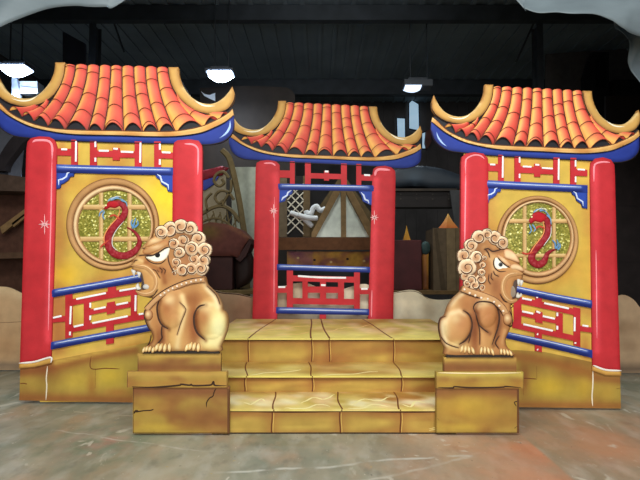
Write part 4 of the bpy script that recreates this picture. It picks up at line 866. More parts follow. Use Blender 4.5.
lr = [(E((200, 215), (192, 190), (205, 165), (240, 158), (290, 170), (318, 215), (318, 270), (300, 325), (283, 375)), 1.4, .004), (E((200, 215), (212, 260), (232, 290), (265, 315)), 1.1, .002), (E((138, 203), (168, 225), (182, 265), (175, 310), (150, 350), (118, 374)), 1.8, .004), (E((210, 250), (222, 310), (222, 375)), .8, .002),
      (E((25, 330), (50, 365), (80, 380), (115, 390)), .7, .001), (E((50, 232), (22, 250), (18, 290), (25, 330)), .8, 0), (E((165, 365), (175, 330), (180, 300)), .7, 0), (E((355, 270), (380, 285), (388, 262), (385, 230), (372, 205)), .9, .001), (E((320, 330), (300, 365), (318, 395)), .9, .001),
      (D8((265, 195), (300, 190), (330, 210), (370, 205), (410, 190)), 1.0, .002), (D8((275, 195), (300, 225), (310, 260)), .9, .001), (D8((340, 370), (350, 395), (380, 410)), .7, .001), (D8((325, 385), (320, 420), (335, 440)), .6, 0), (D8((305, 395), (300, 440), (315, 470)), .6, 0), (E((390, 145), (360, 160), (340, 150), (322, 120)), .8, .001), (D8((555, 345), (572, 352), (575, 365)), .9, .001), (E((375, 165), (390, 180), (378, 195)), .7, .001)]
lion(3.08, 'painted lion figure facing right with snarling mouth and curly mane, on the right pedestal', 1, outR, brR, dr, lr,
     [cR(240, 432, 40, 1, .6), cR(160, 442, 44, -1, .7), cR(112, 402, 34, 1, .6), cR(245, 380, 26, -1, .5), cR(255, 320, 26, 1, .5), cR(268, 265, 19, -1, .6), cR(205, 255, 42, -1, .8), cR(128, 340, 62, -1, .8), cR(108, 246, 48, 1, .5), cR(162, 166, 46, -1, .7), cR(350, 104, 46, 1, .7), cR(408, 142, 44, 1, .6), cR(228, 100, 50, -1, .7), cR(290, 78, 42, 1, .8), cR(190, 480, 34, 1, .6), cR(130, 468, 26, -1, .6), cR(250, 500, 26, 1, .5), cR(180, 330, 20, 1, .3)],
     (D8((348, 270), (372, 262), (395, 285), (430, 318), (462, 336), (440, 362), (400, 368), (362, 352), (342, 315)), (499.4, 264.5), 2.1, [(D8((350, 262), (340, 300), (352, 345), (390, 372), (440, 368)), 1.1), (D8((372, 262), (400, 290), (440, 325), (470, 338)), 1.2)]),
     [(D8((362, 246), (385, 236), (410, 250), (450, 285), (484, 312), (476, 332), (440, 326), (400, 290)), (222, 172, 124), .006), (D8((418, 215), (440, 190), (490, 205), (530, 250), (552, 300), (520, 300), (480, 285), (430, 265)), (232, 190, 144), .008), (D8((470, 325), (510, 308), (560, 328), (590, 370), (560, 372), (520, 360), (480, 356)), (236, 194, 146), .006)],
     [(E((362, 62), (372, 48), (398, 44), (412, 60), (408, 100), (404, 138), (384, 142), (364, 120), (356, 90)), (86, 70, 62), 'mouth_opening', 0), (E((368, 116), (370, 90), (386, 80), (398, 92), (402, 120), (388, 136)), (150, 130, 110), 'tongue', .003),
      (E((410, 46), (424, 48), (422, 66), (416, 80), (410, 66)), (250, 246, 236), 'tooth', .005), (E((424, 50), (440, 54), (436, 70), (428, 82), (424, 66)), (250, 246, 236), 'tooth', .004), (E((404, 136), (406, 122), (414, 112), (420, 124), (430, 116), (434, 128), (418, 140)), (250, 244, 226), 'tooth', .004)],
     (E((132, 92), (170, 108), (215, 122), (260, 138), (300, 158), (334, 190), (352, 222)), 6.4),
     [(x, y, 1.7) for x, y in E((144, 98), (170, 116), (198, 128), (228, 140), (260, 145), (292, 160), (318, 180), (338, 206))],
     (506.4, 318.6, 4.6, 6.4), (E((440, 20), (400, 18), (362, 28), (340, 58), (336, 98), (350, 134), (378, 156), (410, 152)), 4.6, (-.5, -.5)),
     [(x, y - .8, 1.9, 4.4, r) for (x, y), r in zip(E((130, 400), (148, 402), (166, 404), (186, 408)), (.3, .2, -.2, -.4))] + [(x, y - .8, 1.8, 4.4, r) for (x, y), r in zip(E((228, 408), (246, 406), (264, 408), (284, 414)), (.2, 0, -.3, -.4))] + [(x, y - .6, 1.7, 3.6, r) for (x, y), r in zip(E((328, 412), (344, 414), (360, 416), (376, 420)), (0, -.2, -.4, -.5))],
     [(446, 352.6), (470, 354), (478, 353.4), (497, 354), (512.6, 354.6), (512.6, 357.1), (446, 357.1)], None, (472, 264, 16, 28, .3))
# ------------------------------------------------------------------ scenery dunes behind the set
def solo(name, label, cat, d, outline, col, th=.03, mat=None, group=None, rnd=None, strokes=(), smooth=False, bevel=0, step=None):
    P = Pl(d); mb = MB(); board(mb, P, outline, 0, th, col, rnd, None, step)
    for s_ in strokes: stroke(mb, P, s_[0], s_[1], .001 + (rnd[0] if rnd else 0), s_[2])
    return mb.build(name, mat, None, smooth=smooth, label=label, cat=cat, group=group, bevel=bevel)
G_D = 'cut-out dunes'
solo('dune_flat', 'sand-coloured dune cut-out seen left of the left gate', 'stage set piece', 4.86,
     spline([(-90, 300), (-50, 291), (-20, 287), (0, 286.6), (10, 288), (22, 293.6), (36, 299), (70, 300)], 4) + [(70, 370), (-90, 370)],
     Brush((206, 168, 126)).mottle(40, (186, 140, 98), .7, 2, .4).line([(-20, 289), (10, 290), (22, 296)], 5, (232, 204, 160), .6).line([(-60, 366), (70, 366)], 4, (120, 104, 88), .8).blob(6, 345, 16, 14, (184, 138, 96), .6), .02, None, G_D, None, [([(-60, 322), (0, 322.6), (30, 321)], .5, (150, 116, 84))], step=4)
solo('dune_flat', 'long wavy dune cut-out passing behind the open middle gate', 'stage set piece', 5.5,
     spline([(140, 294), (180, 290), (205, 290), (213, 289.6), (222, 292.4), (238, 293.6), (252, 297), (262, 296), (276, 289), (292, 284), (306, 283), (320, 288), (336, 291), (350, 287), (366, 284), (380, 291), (393, 292.6), (409, 290), (418.6, 291.6), (428, 298), (442, 300), (465, 298), (500, 300)], 4) + [(500, 359), (140, 359)],
     Brush((244, 230, 200)).line([(140, 310), (255, 312)], 34, (150, 108, 80), .97).mottle(18, (176, 150, 116), .6, 4, 2).line([(396, 297), (412, 294), (424, 300), (436, 305)], 4, (226, 214, 186), .6).line([(278, 296), (290, 320)], 8, (180, 158, 128), .5), .02, None, G_D, None,
     [([(205, 290.6), (213, 290.2), (222, 293), (238, 294.4), (252, 297.8)], 1, (52, 36, 26)), ([(393, 293.4), (409, 291), (418.6, 292.6), (428, 299)], .7, (110, 90, 66))], step=4)
solo('dune_flat', 'sand-coloured dune cut-out seen right of the right gate', 'stage set piece', 4.7,
     spline([(560, 300), (600, 298), (617, 296), (625, 295), (634, 300), (642, 309), (660, 318), (700, 316)], 4) + [(700, 373), (560, 373)],
     Brush((190, 158, 124)).mottle(30, (150, 118, 88), .8, 6, .5).line([(600, 369), (700, 369)], 5, (110, 92, 76), .8), .02, None, G_D, None, (), step=4)

# ------------------------------------------------------------------ hall lamps
def hall_lamp(px, py, d, wpx, hpx, label, lit, strength, rods):
    x0, z0 = plane_pt(px - wpx / 2, py + hpx / 2, d); x1, z1 = plane_pt(px + wpx / 2, py - hpx / 2, d)
    t = thing('ceiling_lamp', label, 'lamp', ((x0 + x1) / 2, d, z0), 'hanging hall lamps')
    hh = z1 - z0; fr_ = .72 if strength > 20 else .42; mb = MB(); mb.box(x0, x1, d - .12, d + .16, z0 + hh * (.7 if strength > 20 else .38), z1, (150, 155, 158)); mb.box(x0 + .08, x1 - .08, d - .06, d + .1, z1, z1 + .05, (110, 112, 116)); mb.build('housing', M_HOUS, t, bevel=.01)
    mb = MB(); a = x0 + (x1 - x0) * lit[0]; b = x0 + (x1 - x0) * lit[1]
    n = 14; prof = [(0, 1), (.5, .75), (.85, .4), (1, 0)]
    mb.patch(lambda u, v: (a + (b - a) * u, d - .13 + .28 * v, z0 + hh * fr_ - hh * fr_ * math.sin(math.pi * min(1, max(0, v))) ** .6 * math.sin(math.pi * min(.97, max(.03, u))) ** .4), 14, 8, lambda u, v: (255, 255, 255))
    m_ = mat_simple('lit_lens_%d' % int(strength), (205, 226, 255), .4, 1, .02, emit=strength); mb.build('lens', m_, t, smooth=True)
    for r in rods:
        mb = MB(); xx = x0 + (x1 - x0) * r; mb.box(xx - .008, xx + .008, d + .01, d + .026, z1 + .04, 5.57, (60, 60, 64)); mb.build('hanger_rod', M_STEEL, t)
    l = bpy.data.lights.new('lamp_light', 'AREA'); l.shape = 'RECTANGLE'; l.size = .4; l.size_y = .2; l.energy = 45 if strength > 20 else 12; l.color = (.75, .87, 1)
    o = bpy.data.objects.new('lamp_light', l); C.objects.link(o); o.location = ((x0 + x1) / 2, d, z0 - .03)
M_HOUS = mat_simple('lamp_housing', (90, 94, 100), .5, 3, .1)
hall_lamp(15, 70.5, 8.0, 30, 13, 'bright hanging lamp above the left horn of the left gate', (.1, .95), 30, (.3, .7))
hall_lamp(220, 76, 8.4, 28, 12, 'bright hanging lamp between the left and middle gate roofs', (.1, .95), 30, (.3, .8))
hall_lamp(417.5, 86.5, 9.0, 28, 11, 'dimmer grey hanging lamp left of the right gate roof', (.02, .6), 2.2, (.25, .85))

# ------------------------------------------------------------------ bright openings at the far end
M_DAY = mat_simple('daylit_glass', (176, 208, 236), .4, 1.4, .3, emit=.8)
M_FRAME = mat_simple('window_frame', (60, 66, 74), .6, 3, .1)
for i, q in enumerate(([(408.6, 103), (412, 99.8), (419, 104), (419.6, 131), (408.6, 129)], [(396.4, 117.6), (405.4, 118), (405.6, 138), (397, 138)], [(421.6, 133), (427, 131), (427.4, 149), (421.6, 149)])):
    f = part(Pl(13.93), 'window_%d' % (i + 1), None, q, .0, .03, (200, 220, 240), mat=M_DAY); f['kind'] = 'structure'
    mb = MB()
    for a, b in zip(q, q[1:] + q[:1]): mb.ribbon([Pl(13.93)(*a, .002), Pl(13.93)(*b, .002)], (0, -1, 0), .04, .03, (60, 66, 74), False)
    mb.build('window_frame', M_FRAME, f)

# ------------------------------------------------------------------ stored things behind the set
WOOD = mat_paint('stored_wood', .7, .2, 14, .2, .2, .6); DARK = mat_paint('dark_surface', .6, .25, 5, .15, .25, .42); PALE = mat_paint('pale_panel', .6, .12, 10, .1, .2, 1.0)
def block(name, label, cat, d, x0, y0, x1, y1, depth, col, mat=None, group=None, floor=False, bevel=.006, parent=None):
    a, z1 = plane_pt(x0, y0, d); b, z0 = plane_pt(x1, y1, d)
    if floor: z0 = 0
    return MB().box(a, b, d, d + depth, z0, z1, col).build(name, mat or DARK, parent, label=label, cat=cat, group=group, bevel=bevel)

# rack seen through the middle gate
D = 7.0; ax, zt = plane_pt(262, 237.5, D); bx, _ = plane_pt(388, 237.5, D); _, zf = plane_pt(300, 250, D); _, zs = plane_pt(300, 267, D)
rk = thing('storage_rack', 'brown timber rack behind the middle gate railing, with a deep front board', 'shelf', ((ax + bx) / 2, D, 0))
mb = MB(); mb.box(ax, bx, D, D + .9, zt - .03, zt, (150, 104, 62)); mb.build('top_shelf', WOOD, rk, bevel=.004)
mb = MB(); mb.box(ax, bx, D - .02, D, zf, zt - .002, (128, 82, 50)); mb.build('front_board', WOOD, rk, bevel=.004)
mb = MB(); mb.box(ax, bx, D + .01, D + .88, zs - .03, zs, (90, 64, 44)); mb.build('lower_shelf', WOOD, rk, bevel=.004)
for xx in (ax + .03, bx - .11):
    for yy in (D + .01, D + .8):
        mb = MB(); mb.box(xx, xx + .08, yy, yy + .08, 0, zf if yy < D + .5 else zt - .03, (84, 60, 44)); mb.build('post', WOOD, rk)
x0, z1 = plane_pt(287, 251.5, D + .06); x1, _ = plane_pt(370, 251.5, D + .06)
mb = MB(); mb.patch(lambda u, v: (x0 + (x1 - x0) * u, D + .06, zs + (z1 - zs) * v), 40, 6, lambda u, v: col_mix(np.array((196, 134, 60)) * (1 - v * .0) * 1 if u > .3 else (170, 110, 100), (('n', .15, (120, 60, 90), .8, 3.3), ('n', .2, (230, 180, 70), .6, 6.1)), x0 + (x1 - x0) * u, v * .15))
mb.box(x0, x1, D + .061, D + .5, zs, z1, (120, 76, 60))
for i in range(5): board(mb, Pl(D + .06), ell(298 + i * 16.5, 258 + (i * 7 % 5), 1.4, 1.2, 10), .002, .002, ((230, 190, 130), (60, 30, 40))[i % 2])
mb.build('painted_box', WOOD, None, label='orange and purple painted box on the lower shelf behind the gate railing', cat='box')
# pyramids on the rack
P7 = Pl(7.12)
pf = thing('framed_pyramid', 'timber-framed pyramid with pale panes, seen through the middle gate opening', 'stage prop', (*P7(343, 237.2)[:2], zt))
Zb = P7(0, 237.4)[2]
part(P7, 'pane', pf, [(316, 237), (340.5, 192), (341.4, 237)], .0, .012, (232, 240, 226), mat=PALE); part(P7, 'pane', pf, [(345.6, 237), (345.6, 194), (369, 237)], .0, .012, (232, 240, 226), mat=PALE)
for nm, q in (('rafter', [(311.6, 237.2), (311.6, 233), (334, 190), (337, 186), (342, 186), (340.6, 191.6), (316, 237.2)]), ('rafter', [(342.6, 186), (350, 187), (374, 230), (374, 237.2), (369, 237.2), (347.4, 195)]), ('mullion', [(340.8, 190), (345.8, 190), (346, 237.2), (341, 237.2)])):
    part(P7, nm, pf, q, .03 if nm == 'rafter' else .04, .05, (184, 150, 104), mat=WOOD)
mb = MB(); a = P7(311.6, 237.3); b = P7(374, 237.3); ap = P7(343, 187, -.6)
mb.add([(a[0], 7.16, Zb), (b[0], 7.16, Zb), (b[0], 7.75, Zb), (a[0], 7.75, Zb), ap], [(0, 1, 2, 3), (1, 4, 2), (2, 4, 3), (3, 4, 0)], lin((150, 120, 84))); mb.build('rear_sides', WOOD, pf)
solo('brown_pyramid', 'plain brown sloping board standing behind the framed pyramid', 'stage prop', 7.8, [(298, 237), (339, 178), (346, 178), (388, 237)], (120, 100, 68), .04, WOOD)
# lattice + plank + tubes
P = Pl(7.6); lt = thing('lattice_panel', 'dark lattice panel with pale crossed slats at the left of the middle gate opening', 'panel', (*P(293, 237)[:2], P(293, 237)[2]))
part(P, 'backing', lt, rect(287, 176, 304, 236.6), 0, .02, (50, 44, 42), mat=DARK)
mb = MB()
for i in range(-3, 8):
    y = 184 + i * 8.5
    for sgn in (1, -1):
        a = (287.5, y if sgn > 0 else y + 16); b = (303.5, y + 16 if sgn > 0 else y)
        ya, yb = sorted((a[1], b[1]))
        if ya > 176 and yb < 236.5: stroke(mb, P, [a, b], 1.3, .004 if sgn > 0 else .012, (226, 218, 200), taper=False, h=.008)
mb.build('slats', PALE, lt)
part(P, 'stile', lt, rect(303, 176, 310, 236.8), .01, .04, (136, 112, 80), mat=WOOD)
solo('plank', 'pale upright plank beside the left column of the middle gate', 'plank', 7.5, rect(277, 172, 287, 236.8), (150, 132, 106), .03, WOOD)
def tube(mb, pts, r, col, n=10):
    pts = [Vector(p) for p in pts]; vs = []; fs = []
    for i, p in enumerate(pts):
        t = (pts[min(i + 1, len(pts) - 1)] - pts[max(i - 1, 0)]).normalized(); s1 = t.cross(Vector((0, 1, .01))).normalized(); s2 = t.cross(s1).normalized()
        rr = r * (1 if 0 < i < len(pts) - 1 else .6)
        vs += [p + (s1 * math.cos(2 * math.pi * k / n) + s2 * math.sin(2 * math.pi * k / n)) * rr for k in range(n)]
        if i: fs += [((i - 1) * n + k, (i - 1) * n + (k + 1) % n, i * n + (k + 1) % n, i * n + k) for k in range(n)]
    fs += [tuple(range(n))[::-1], tuple((len(pts) - 1) * n + k for k in range(n))]
    mb.add(vs, fs, lin(col))
P = Pl(7.35); tw = thing('twisted_tubing', 'white twisted foam tubes lying in front of the lattice panel', 'tube', (*P(305, 236)[:2], P(305, 226)[2]))
for pts, off in (([(290, 212.6), (297, 215), (303, 218), (308, 222.4), (312.6, 226.6)], .0), ([(298, 215), (305, 217.4), (312, 218.4), (318, 218.4)], .05), ([(306, 210.6), (307.4, 214), (311.4, 213), (313, 208.6), (316.6, 206.4), (319, 209.6), (322, 210.6), (326, 208.4)], .02)):
    mb = MB(); tube(mb, [P(x, y, off) for x, y in spline(pts, 5)], .038, (244, 248, 250)); mb.build('tube', PALE, tw, smooth=True)

# left bay (between left and middle gates)
solo('scenery_flat', 'dark brown upright scenery flat behind the gap left of the middle gate roof', 'scenery board', 9.4, spline([(200, 88), (240, 86), (280, 87), (290, 89), (295, 95)], 3) + [(297, 317.9), (198, 317.9)], (70, 58, 50), .04, DARK)
solo('plywood_sheet', 'pale grey plywood sheet standing left of the middle gate column', 'board', 8.2, [(231, 167), (262, 167), (262, 326.0), (234, 326.0)], Brush((178, 182, 166)).mottle(10, (140, 140, 126), .6, 3, 3).line([(246, 168), (247, 245)], 3, (130, 134, 124), .6), .02, PALE, step=4)
solo('cream_board', 'cream board behind the carved fretwork between left and middle gates', 'board', 8.0, rect(203, 172, 226, 327.6), (150, 136, 112), .02, PALE)
P = Pl(7.4); fr = thing('fretwork_panel', 'carved scrolling fretwork panel leaning between the left and middle gates', 'panel', (*P(222, 262)[:2], P(222, 262)[2]))
mb = MB()
FR = (136, 116, 78)
for pts, w_ in (([(222, 150), (229, 158), (234, 176), (239, 200), (243, 225), (246, 245), (247, 262)], 6), ([(202, 214), (212, 208), (222, 206), (232, 211), (240, 222)], 4), ([(202, 222), (214, 218), (226, 222), (238, 234)], 2.4),
                ([(229, 178), (224, 172), (217, 174), (214, 181), (219, 186), (224, 183), (222, 179)], 3.2), ([(234, 200), (228, 192), (220, 191), (215, 197), (219, 203), (224, 200)], 3), ([(222, 206), (226, 198), (231, 190), (231, 180)], 3), ([(208, 212), (206, 200), (212, 193)], 2.6)):
    stroke(mb, P, pts, w_, .0, FR, 5, taper=False, h=.03)
for i in range(5): stroke(mb, P, [(206 + i * 7, 212 - i % 2), (213 + i * 6, 232 + i)], 1.5, .0, FR, taper=False, h=.02); stroke(mb, P, [(214 + i * 6, 213 + i), (204 + i * 6, 231 + i)], 1.5, -.006, FR, taper=False, h=.02)
mb.build('scrollwork', WOOD, fr)
part(P, 'bottom_rail', fr, rect(200, 252, 250, 332.9), 0, .03, FR, mat=WOOD)
# low tables
def table(name_label, d, x0, x1, ytop, depth, col):
    a, zt_ = plane_pt(x0, ytop, d); b, _ = plane_pt(x1, ytop, d)
    t = thing('low_table', name_label, 'table', ((a + b) / 2, d, 0), 'low tables behind the set')
    mb = MB(); mb.box(a, b, d, d + depth, zt_ - .05, zt_, col); mb.build('table_top', WOOD, t, bevel=.004)
    for xx in (a + .02, b - .08):
        for yy in (d + .03, d + depth - .09): mb = MB(); mb.box(xx, xx + .06, yy, yy + .06, 0, zt_ - .05, (90, 70, 50)); mb.build('leg', WOOD, t)
    return zt_
zl = table('low timber table under the dark trunk, behind the left lion', 6.4, 190, 262, 290.4, .55, (140, 118, 76))
zr = table('low timber table under the wood crate, left of the right gate', 6.4, 380, 476, 290.6, .55, (126, 98, 62))
def zpx(y, d): return plane_pt(320, y, d)[1]
def stored(name, label, cat, d, x0, y0, x1, zb, depth, col, mat=None, group=None, bevel=.01):
    a, z1 = plane_pt(x0, y0, d); b, _ = plane_pt(x1, y0, d)
    return MB().box(a, b, d, d + depth, zb, z1, col).build(name, mat or DARK, None, label=label, cat=cat, group=group, bevel=bevel), z1
MARO = (92, 52, 48)
_, zc = stored('trunk', 'dark maroon trunk on the low table behind the left lion', 'trunk', 6.5, 198, 256, 232.6, zl, .42, MARO)
P = Pl(6.45)
wl = thing('roof_prop', 'maroon and olive slanted roof prop lying on the dark trunk', 'stage prop', (*P(225, 262)[:2], zc))
part(P, 'front_slope', wl, [(198, 256), (198, 226), (210, 222), (226, 224), (240, 229), (249.4, 238.6), (244, 246), (238, 258), (232, 256)], 0, .5, Brush((110, 60, 52)).blob(208, 232, 14, 8, (128, 104, 50), .9).line([(230, 226), (249, 238)], 2, (150, 100, 60), .6), (.02, 5), (), 3, mat=WOOD)
mb = MB(); board(mb, P, [(238, 257.6), (249.6, 238.8), (251, 244), (246, 256), (240, 262), (235, 258)], .001, .4, (84, 44, 40)); mb.build('side_edge', DARK, wl)
mb = MB(); board(mb, Pl(6.6), spline([(236, 250), (244, 246), (250, 256), (252, 272), (248, 282), (241, 287), (236, 287), (235, 262)], 4, True), 0, .3, (66, 44, 38), (.05, 6), None, 3)
mb.build('sack', DARK, None, smooth=True, label='dark brown sack slumped beside the trunk near the middle gate', cat='bag')
P = Pl(7.96)
cl = thing('folded_cloth', 'red and blue cloth hanging beside the inner column of the left gate', 'cloth', P(212, 190))
part(P, 'red_layer', cl, [(196, 172), (210, 169), (222, 166), (229, 168), (222, 175), (208, 179), (196, 183)], .01, .03, Brush((140, 34, 44)).mottle(6, (100, 24, 34), .6), (.02, 4), (), 2)
part(P, 'blue_layer', cl, [(196, 182), (208, 178), (220, 174), (214, 184), (205, 190), (196, 190)], .0, .03, Brush((60, 70, 150)), (.015, 4), (), 2)

# right bay (between middle and right gates)
_, zbx = stored('storage_box', 'dark red box on the low table, right of the middle gate', 'box', 6.5, 388, 240, 421.6, zr, .4, (110, 50, 52))
P = Pl(6.45)
cr = thing('wooden_crate', 'rough grey-brown wooden crate standing left of the right gate column', 'crate', (*P(447, 290)[:2], zr))
a, zcr = plane_pt(433, 228, 6.45); b, _ = plane_pt(464, 228, 6.45)
for i, (u0, u1) in enumerate(((0, .42), (.43, .72), (.73, 1))):
    mb = MB(); mb.box(a + (b - a) * u0, a + (b - a) * u1, 6.45, 6.49, zr, zcr, ((110, 92, 70), (140, 118, 86), (126, 106, 78))[i]); mb.build('plank', WOOD, cr)
mb = MB(); mb.box(a, b, 6.49, 6.9, zr, zcr - .01, (96, 78, 58)); mb.build('carcass', WOOD, cr)
mb = MB(); board(mb, P, [(434, 229), (437, 229), (446, 290.4), (441, 290.4)], .006, .006, (90, 74, 54)); mb.build('brace', WOOD, cr)
def cone(name, label, x0, x1, y0, zb, d, cols, cat='stage prop'):
    a, zt_ = plane_pt((x0 + x1) / 2 - 1, y0, d); l, _ = plane_pt(x0, y0, d); r, _ = plane_pt(x1, y0, d); w_ = r - l
    mb = MB(); cx = (l + r) / 2
    rg = [(0, 1.0), (.25, .7), (.5, .42), (.75, .2), (1, .02)]; vs = []; cs = []; n = 4
    for t, k in rg:
        for j in range(n):
            an = math.pi / 4 + j * math.pi / 2 + .35; vs.append((cx + w_ * .6 * k * math.cos(an), d + .14 + w_ * .6 * k * math.sin(an), zb + (zt_ - zb) * t)); cs.append(lin(np.array(cols[0]) * (1 - t) + np.array(cols[1]) * t))
    fs = [(i * n + j, i * n + (j + 1) % n, (i + 1) * n + (j + 1) % n, (i + 1) * n + j) for i in range(4) for j in range(n)] + [(3, 2, 1, 0), (16, 17, 18, 19)]
    mb.add(vs, fs, np.array(cs)); return mb.build(name, PALE, None, label=label, cat=cat)
cone('pointed_finial', 'yellow-orange pointed finial standing on top of the wooden crate', 442, 459.6, 212.6, zcr, 6.45, ((190, 100, 50), (236, 186, 104)))
cone('pointed_finial', 'small yellow pointed finial on top of the dark red box', 405, 412, 224.6, zbx, 6.5, ((190, 130, 50), (224, 170, 70)))
P = Pl(6.6); or_ = thing('painted_ornament', 'small ornament with dark round top and yellow-orange body between red box and crate', 'stage prop', (*P(426.6, 289)[:2], zr))
part(P, 'ornament_body', or_, [(423, 289.4), (422.6, 256), (425, 251), (429, 252), (428.6, 258), (428.6, 289.4)], 0, .08, Brush((150, 96, 44)).line([(430, 254), (430, 274)], 2.6, (232, 176, 70), .9).blob(424, 280, 4, 14, (96, 54, 36), .8), (.02, 4), (), 1.5)
part(P, 'ornament_top', or_, ell(425.8, 248, 4.2, 6.6, 24), .02, .08, Brush((40, 56, 54)).edge(1.2, (88, 110, 110), .6), (.03, 5), (), 1.5)
P = Pl(8.2); M_TARP = mat_paint('tarp', .5, .15, 4, .2, .4, .45)
mb = MB(); board(mb, P, spline([(386, 172), (396, 168), (410, 166), (424, 166), (440, 168), (455, 173), (470, 178)], 4) + [(470, 189), (432, 188.6), (424, 186.4), (410, 186), (396, 188), (386, 189)], 0, .5, Brush((66, 76, 88)).blob(414, 178, 10, 9, (96, 116, 134), .7), (.06, 8), None, 3)
mb.build('curved_cover', M_TARP, None, smooth=True, label='dark blue-grey curved cover lying on the riveted beam, left of the right gate', cat='cover')
bm = thing('riveted_beam', 'dark riveted beam under the curved cover, between middle and right gates', 'beam', P(426, 206))
part(P, 'web', bm, rect(380, 189.5, 456, 207), .0, .3, (56, 48, 46), mat=DARK); part(P, 'flange', bm, rect(380, 189, 456, 191.4), .06, .4, (92, 78, 66), mat=DARK)
for i in range(4):
    for j in (0, 1): part(P, 'rivet', bm, ell(400.6 + i * 16, 194.4 + j * 4.6, .8, .8, 8), .012, .012, (96, 88, 80), mat=DARK)
solo('leaning_board', 'dark grey board leaning beside the left column of the right gate', 'board', 7.9, [(450, 190), (470, 190), (478, 328.5), (468, 328.5)], (96, 96, 98), .03, DARK)
solo('pink_bundle', 'small pinkish bundle by the far window, left of the right gate roof', 'bundle', 13.76, [(426.4, 131), (430.6, 129), (431.4, 142), (427, 149), (425.4, 142)], (190, 130, 120), .21, DARK)

# clutter above and left of the left gate
def steel_col(x, y0, wpx, d, label):
    a, _ = plane_pt(x, 100, d); w_ = wpx * d / 500; t = thing('steel_column', label, 'column', (a, d, 0), 'steel columns of the hall')
    mb = MB(); mb.box(a - w_ / 2, a + w_ / 2, d - .01, d, 0, 5.25, (60, 62, 68)); mb.box(a - w_ / 2, a + w_ / 2, d + .2, d + .21, 0, 5.25, (60, 62, 68)); mb.box(a - .01, a + .01, d, d + .2, 0, 5.25, (60, 62, 68)); mb.build('i_section', M_STEEL, t)
    mb = MB(); mb.box(a - w_, a + w_, d - .1, d + .3, 0, .03, (60, 60, 64)); mb.build('base_plate', M_STEEL, t)
steel_col(91.5, 0, 7, 8.65, 'dark steel column rising behind the left gate roof'); steel_col(541, 0, 6.5, 8.65, 'dark steel column rising behind the right gate roof')
def brace(a, b, d, label):
    mb = MB(); tube(mb, [Pl(d)(*a), Pl(d)(*b)], .03, (70, 72, 78), 6); mb.build('roof_brace', M_STEEL, None, label=label, cat='brace', group='roof braces')
brace((104, -6), (124, 52), 9.2, 'thin diagonal steel brace above the left gate roof'); brace((516, 62), (538, 14), 9.2, 'thin diagonal steel brace above the right gate roof')
solo('dark_flat', 'tall dark board with slanted top above the left gate roof', 'scenery board', 8.0, [(62.6, 31), (85, 43.4), (85, 327.6), (62.6, 327.6)], (62, 62, 76), .05, DARK)
solo('pale_wall_sheet', 'dull grey wall sheet above the right gate roof, behind the arched prop', 'board', 10.5, [(546, 54), (662, 46), (662, 200), (546, 200)], (112, 106, 104), .05, PALE)
ar = thing('arched_prop', 'dark upright prop with arched recess above the right end of the right gate roof', 'stage prop', (*Pl(9.8)(596, 90)[:2], 0))
part(Pl(9.8), 'panel', ar, [(592, 52), (609, 52), (609, 200), (583, 200), (583.4, 78), (588, 62)], 0, .1, (70, 68, 76), mat=DARK)
part(Pl(9.8), 'arch_moulding', ar, spline([(596, 88), (596, 66), (598, 58), (601, 56), (604, 58), (606, 66), (606, 88)], 4), .02, .03, (40, 38, 46), mat=DARK)
solo('dark_crate', 'low dark crate shape at the upper right, beside the hanging sheet', 'crate', 9.7, [(613, 79.6), (662, 79.6), (662, 200), (613, 200)], (50, 46, 52), .4, DARK)
solo('wall_panel_board', 'dark brown panelled board right of the right gate', 'board', 7.6, [(606, 96), (672, 96), (672, 330), (606, 331)], (66, 55, 54), .05, DARK, None, None, [([(606, y), (672, y)], 1.3, (46, 38, 38)) for y in (152, 206, 262)])
# left edge
solo('paper_notice', 'small white folded paper pinned to the brown flat below the lamp', 'paper', 9.385, [(200.8, 91), (204.6, 94), (209.6, 95), (215.2, 92.8), (215.2, 101), (210, 98.8), (204, 95.6)], (235, 240, 245), .01, PALE)
eb = thing('electrical_box', 'light grey box hanging under the lamp inside the left horn of the left gate', 'box', Pl(8.4)(29, 94))
part(Pl(8.4), 'case', eb, rect(19.8, 82, 37.6, 93.6), 0, .2, (190, 198, 206), mat=PALE); part(Pl(8.4), 'lid', eb, [(20, 81.6), (38, 81.6), (38, 88), (21, 86)], .02, .02, (170, 178, 188), mat=PALE)
solo('pale_post', 'pale blue-grey upright board beside the light grey box, under the left lamp', 'board', 8.4, [(11.6, 77), (16, 77), (19.6, 92), (19.6, 324.5), (12, 324.5)], (180, 192, 214), .06, PALE)
wh = thing('curved_arch', 'dark curved timber arch at the left edge, beside the left gate column', 'stage prop', Pl(6.6)(6, 176))
q = spline([(-8, 171), (-2, 158), (8, 142), (20, 130), (34, 122)], 5); q2 = spline([(34, 136), (24, 142), (14, 154), (7, 164), (5, 171)], 5)
part(Pl(6.6), 'arch_rib', wh, q + q2, 0, .12, (88, 78, 80), mat=DARK)
rb = thing('timber_shelf', 'brown timber shelving at the left edge, beside the left gate column', 'shelf', (*Pl(6.4)(10, 280)[:2], 0))
part(Pl(6.4), 'shelf_board', rb, [(-60, 170), (-2, 174), (30, 178), (30, 192), (-2, 191), (-60, 190)], .04, .6, (112, 88, 74), mat=WOOD)
part(Pl(6.4), 'back_board', rb, [(-60, 190), (30, 190), (30, 356), (-60, 356)], -.4, .03, (116, 78, 62), mat=WOOD)
for q in ([(-10, 226), (28, 198), (29, 203), (-8, 233)], [(2, 222), (26, 204), (27, 207), (4, 226)]): part(Pl(6.4), 'stick', rb, q, -.2, .04, (176, 138, 92), mat=WOOD)
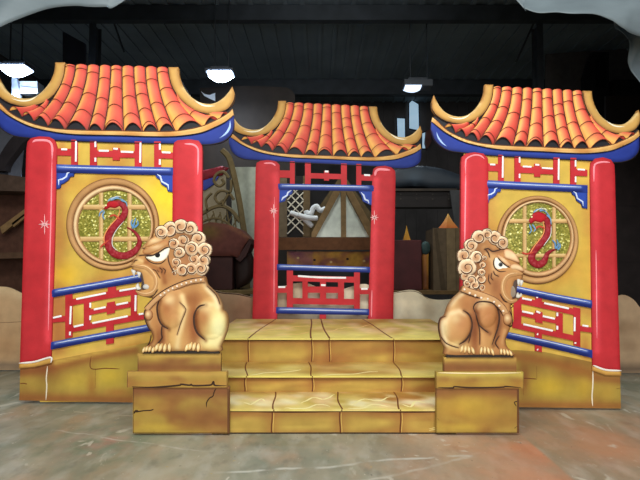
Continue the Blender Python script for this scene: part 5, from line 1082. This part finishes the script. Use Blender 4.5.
part(Pl(6.4), 'ledge', rb, [(-60, 254), (30, 252), (30, 258), (-60, 260)], 0, .4, (124, 92, 70), mat=WOOD)
solo('white_package', 'whitish package on the shelf behind the dark arch at the left edge', 'package', 6.9, [(-30, 120), (10, 118), (12, 138), (8, 174.5), (-30, 174.5)], (130, 130, 138), .3, PALE)

# ------------------------------------------------------------------ hanging sheets
def drape(label, bound, top_py, d, folds, col, seed):
    P = Pl(d); q = spline(bound, 10); n = len(q) - 1; mb = MB()
    def fn(u, v):
        i = min(int(u * n), n - 1); t = u * n - i; x = q[i][0] * (1 - t) + q[i + 1][0] * t; yb = q[i][1] * (1 - t) + q[i + 1][1] * t
        y = top_py + (yb - top_py) * v
        f = folds[0] * math.sin(folds[1] * (v * 2.2 + u * 1.3) + seed) + folds[0] * .6 * noise.noise(Vector((u * 5, v * 4, seed)))
        return P(x + 3 * math.sin(v * 4 + seed), y, f)
    mb.patch(fn, 160, 60, lambda u, v: col); o = mb.build('hanging_sheet', mat_simple('translucent_sheet', col, .45, 2.5, .12, spec=.4, stretch=(1, 1, 3)), None, smooth=True, label=label, cat='plastic sheet', group='hanging sheets')
    s_ = o.modifiers.new('thickness', 'SOLIDIFY'); s_.thickness = .004
drape('grey translucent sheet sagging across the upper left corner', [(-420, 60), (-300, 110), (-160, 120), (-60, 84), (-20, 56), (0, 37.5), (22, 22), (49, 9.4), (75, 4.5), (90, 4), (104, 2), (120, -3), (200, -60), (260, -110)], -190, 4.6, (.10, 5), (138, 150, 156), 1)
drape('pale grey sheet sagging across the upper right corner', [(400, -130), (470, -60), (523.8, 0), (527, 5), (538, 11), (550, 14), (563.8, 18.5), (587, 19.5), (603, 24.4), (617.5, 31), (640, 36), (720, 50), (840, 70), (960, 60)], -190, 4.6, (.10, 6), (190, 206, 224), 3)
drape('darker grey sheet hanging down at the right edge, below the pale one', [(616, 28), (621.4, 44), (626, 54), (632, 64.5), (640, 78), (660, 116), (700, 160), (800, 190), (900, 170)], -130, 5.15, (.08, 9), (120, 132, 148), 5)
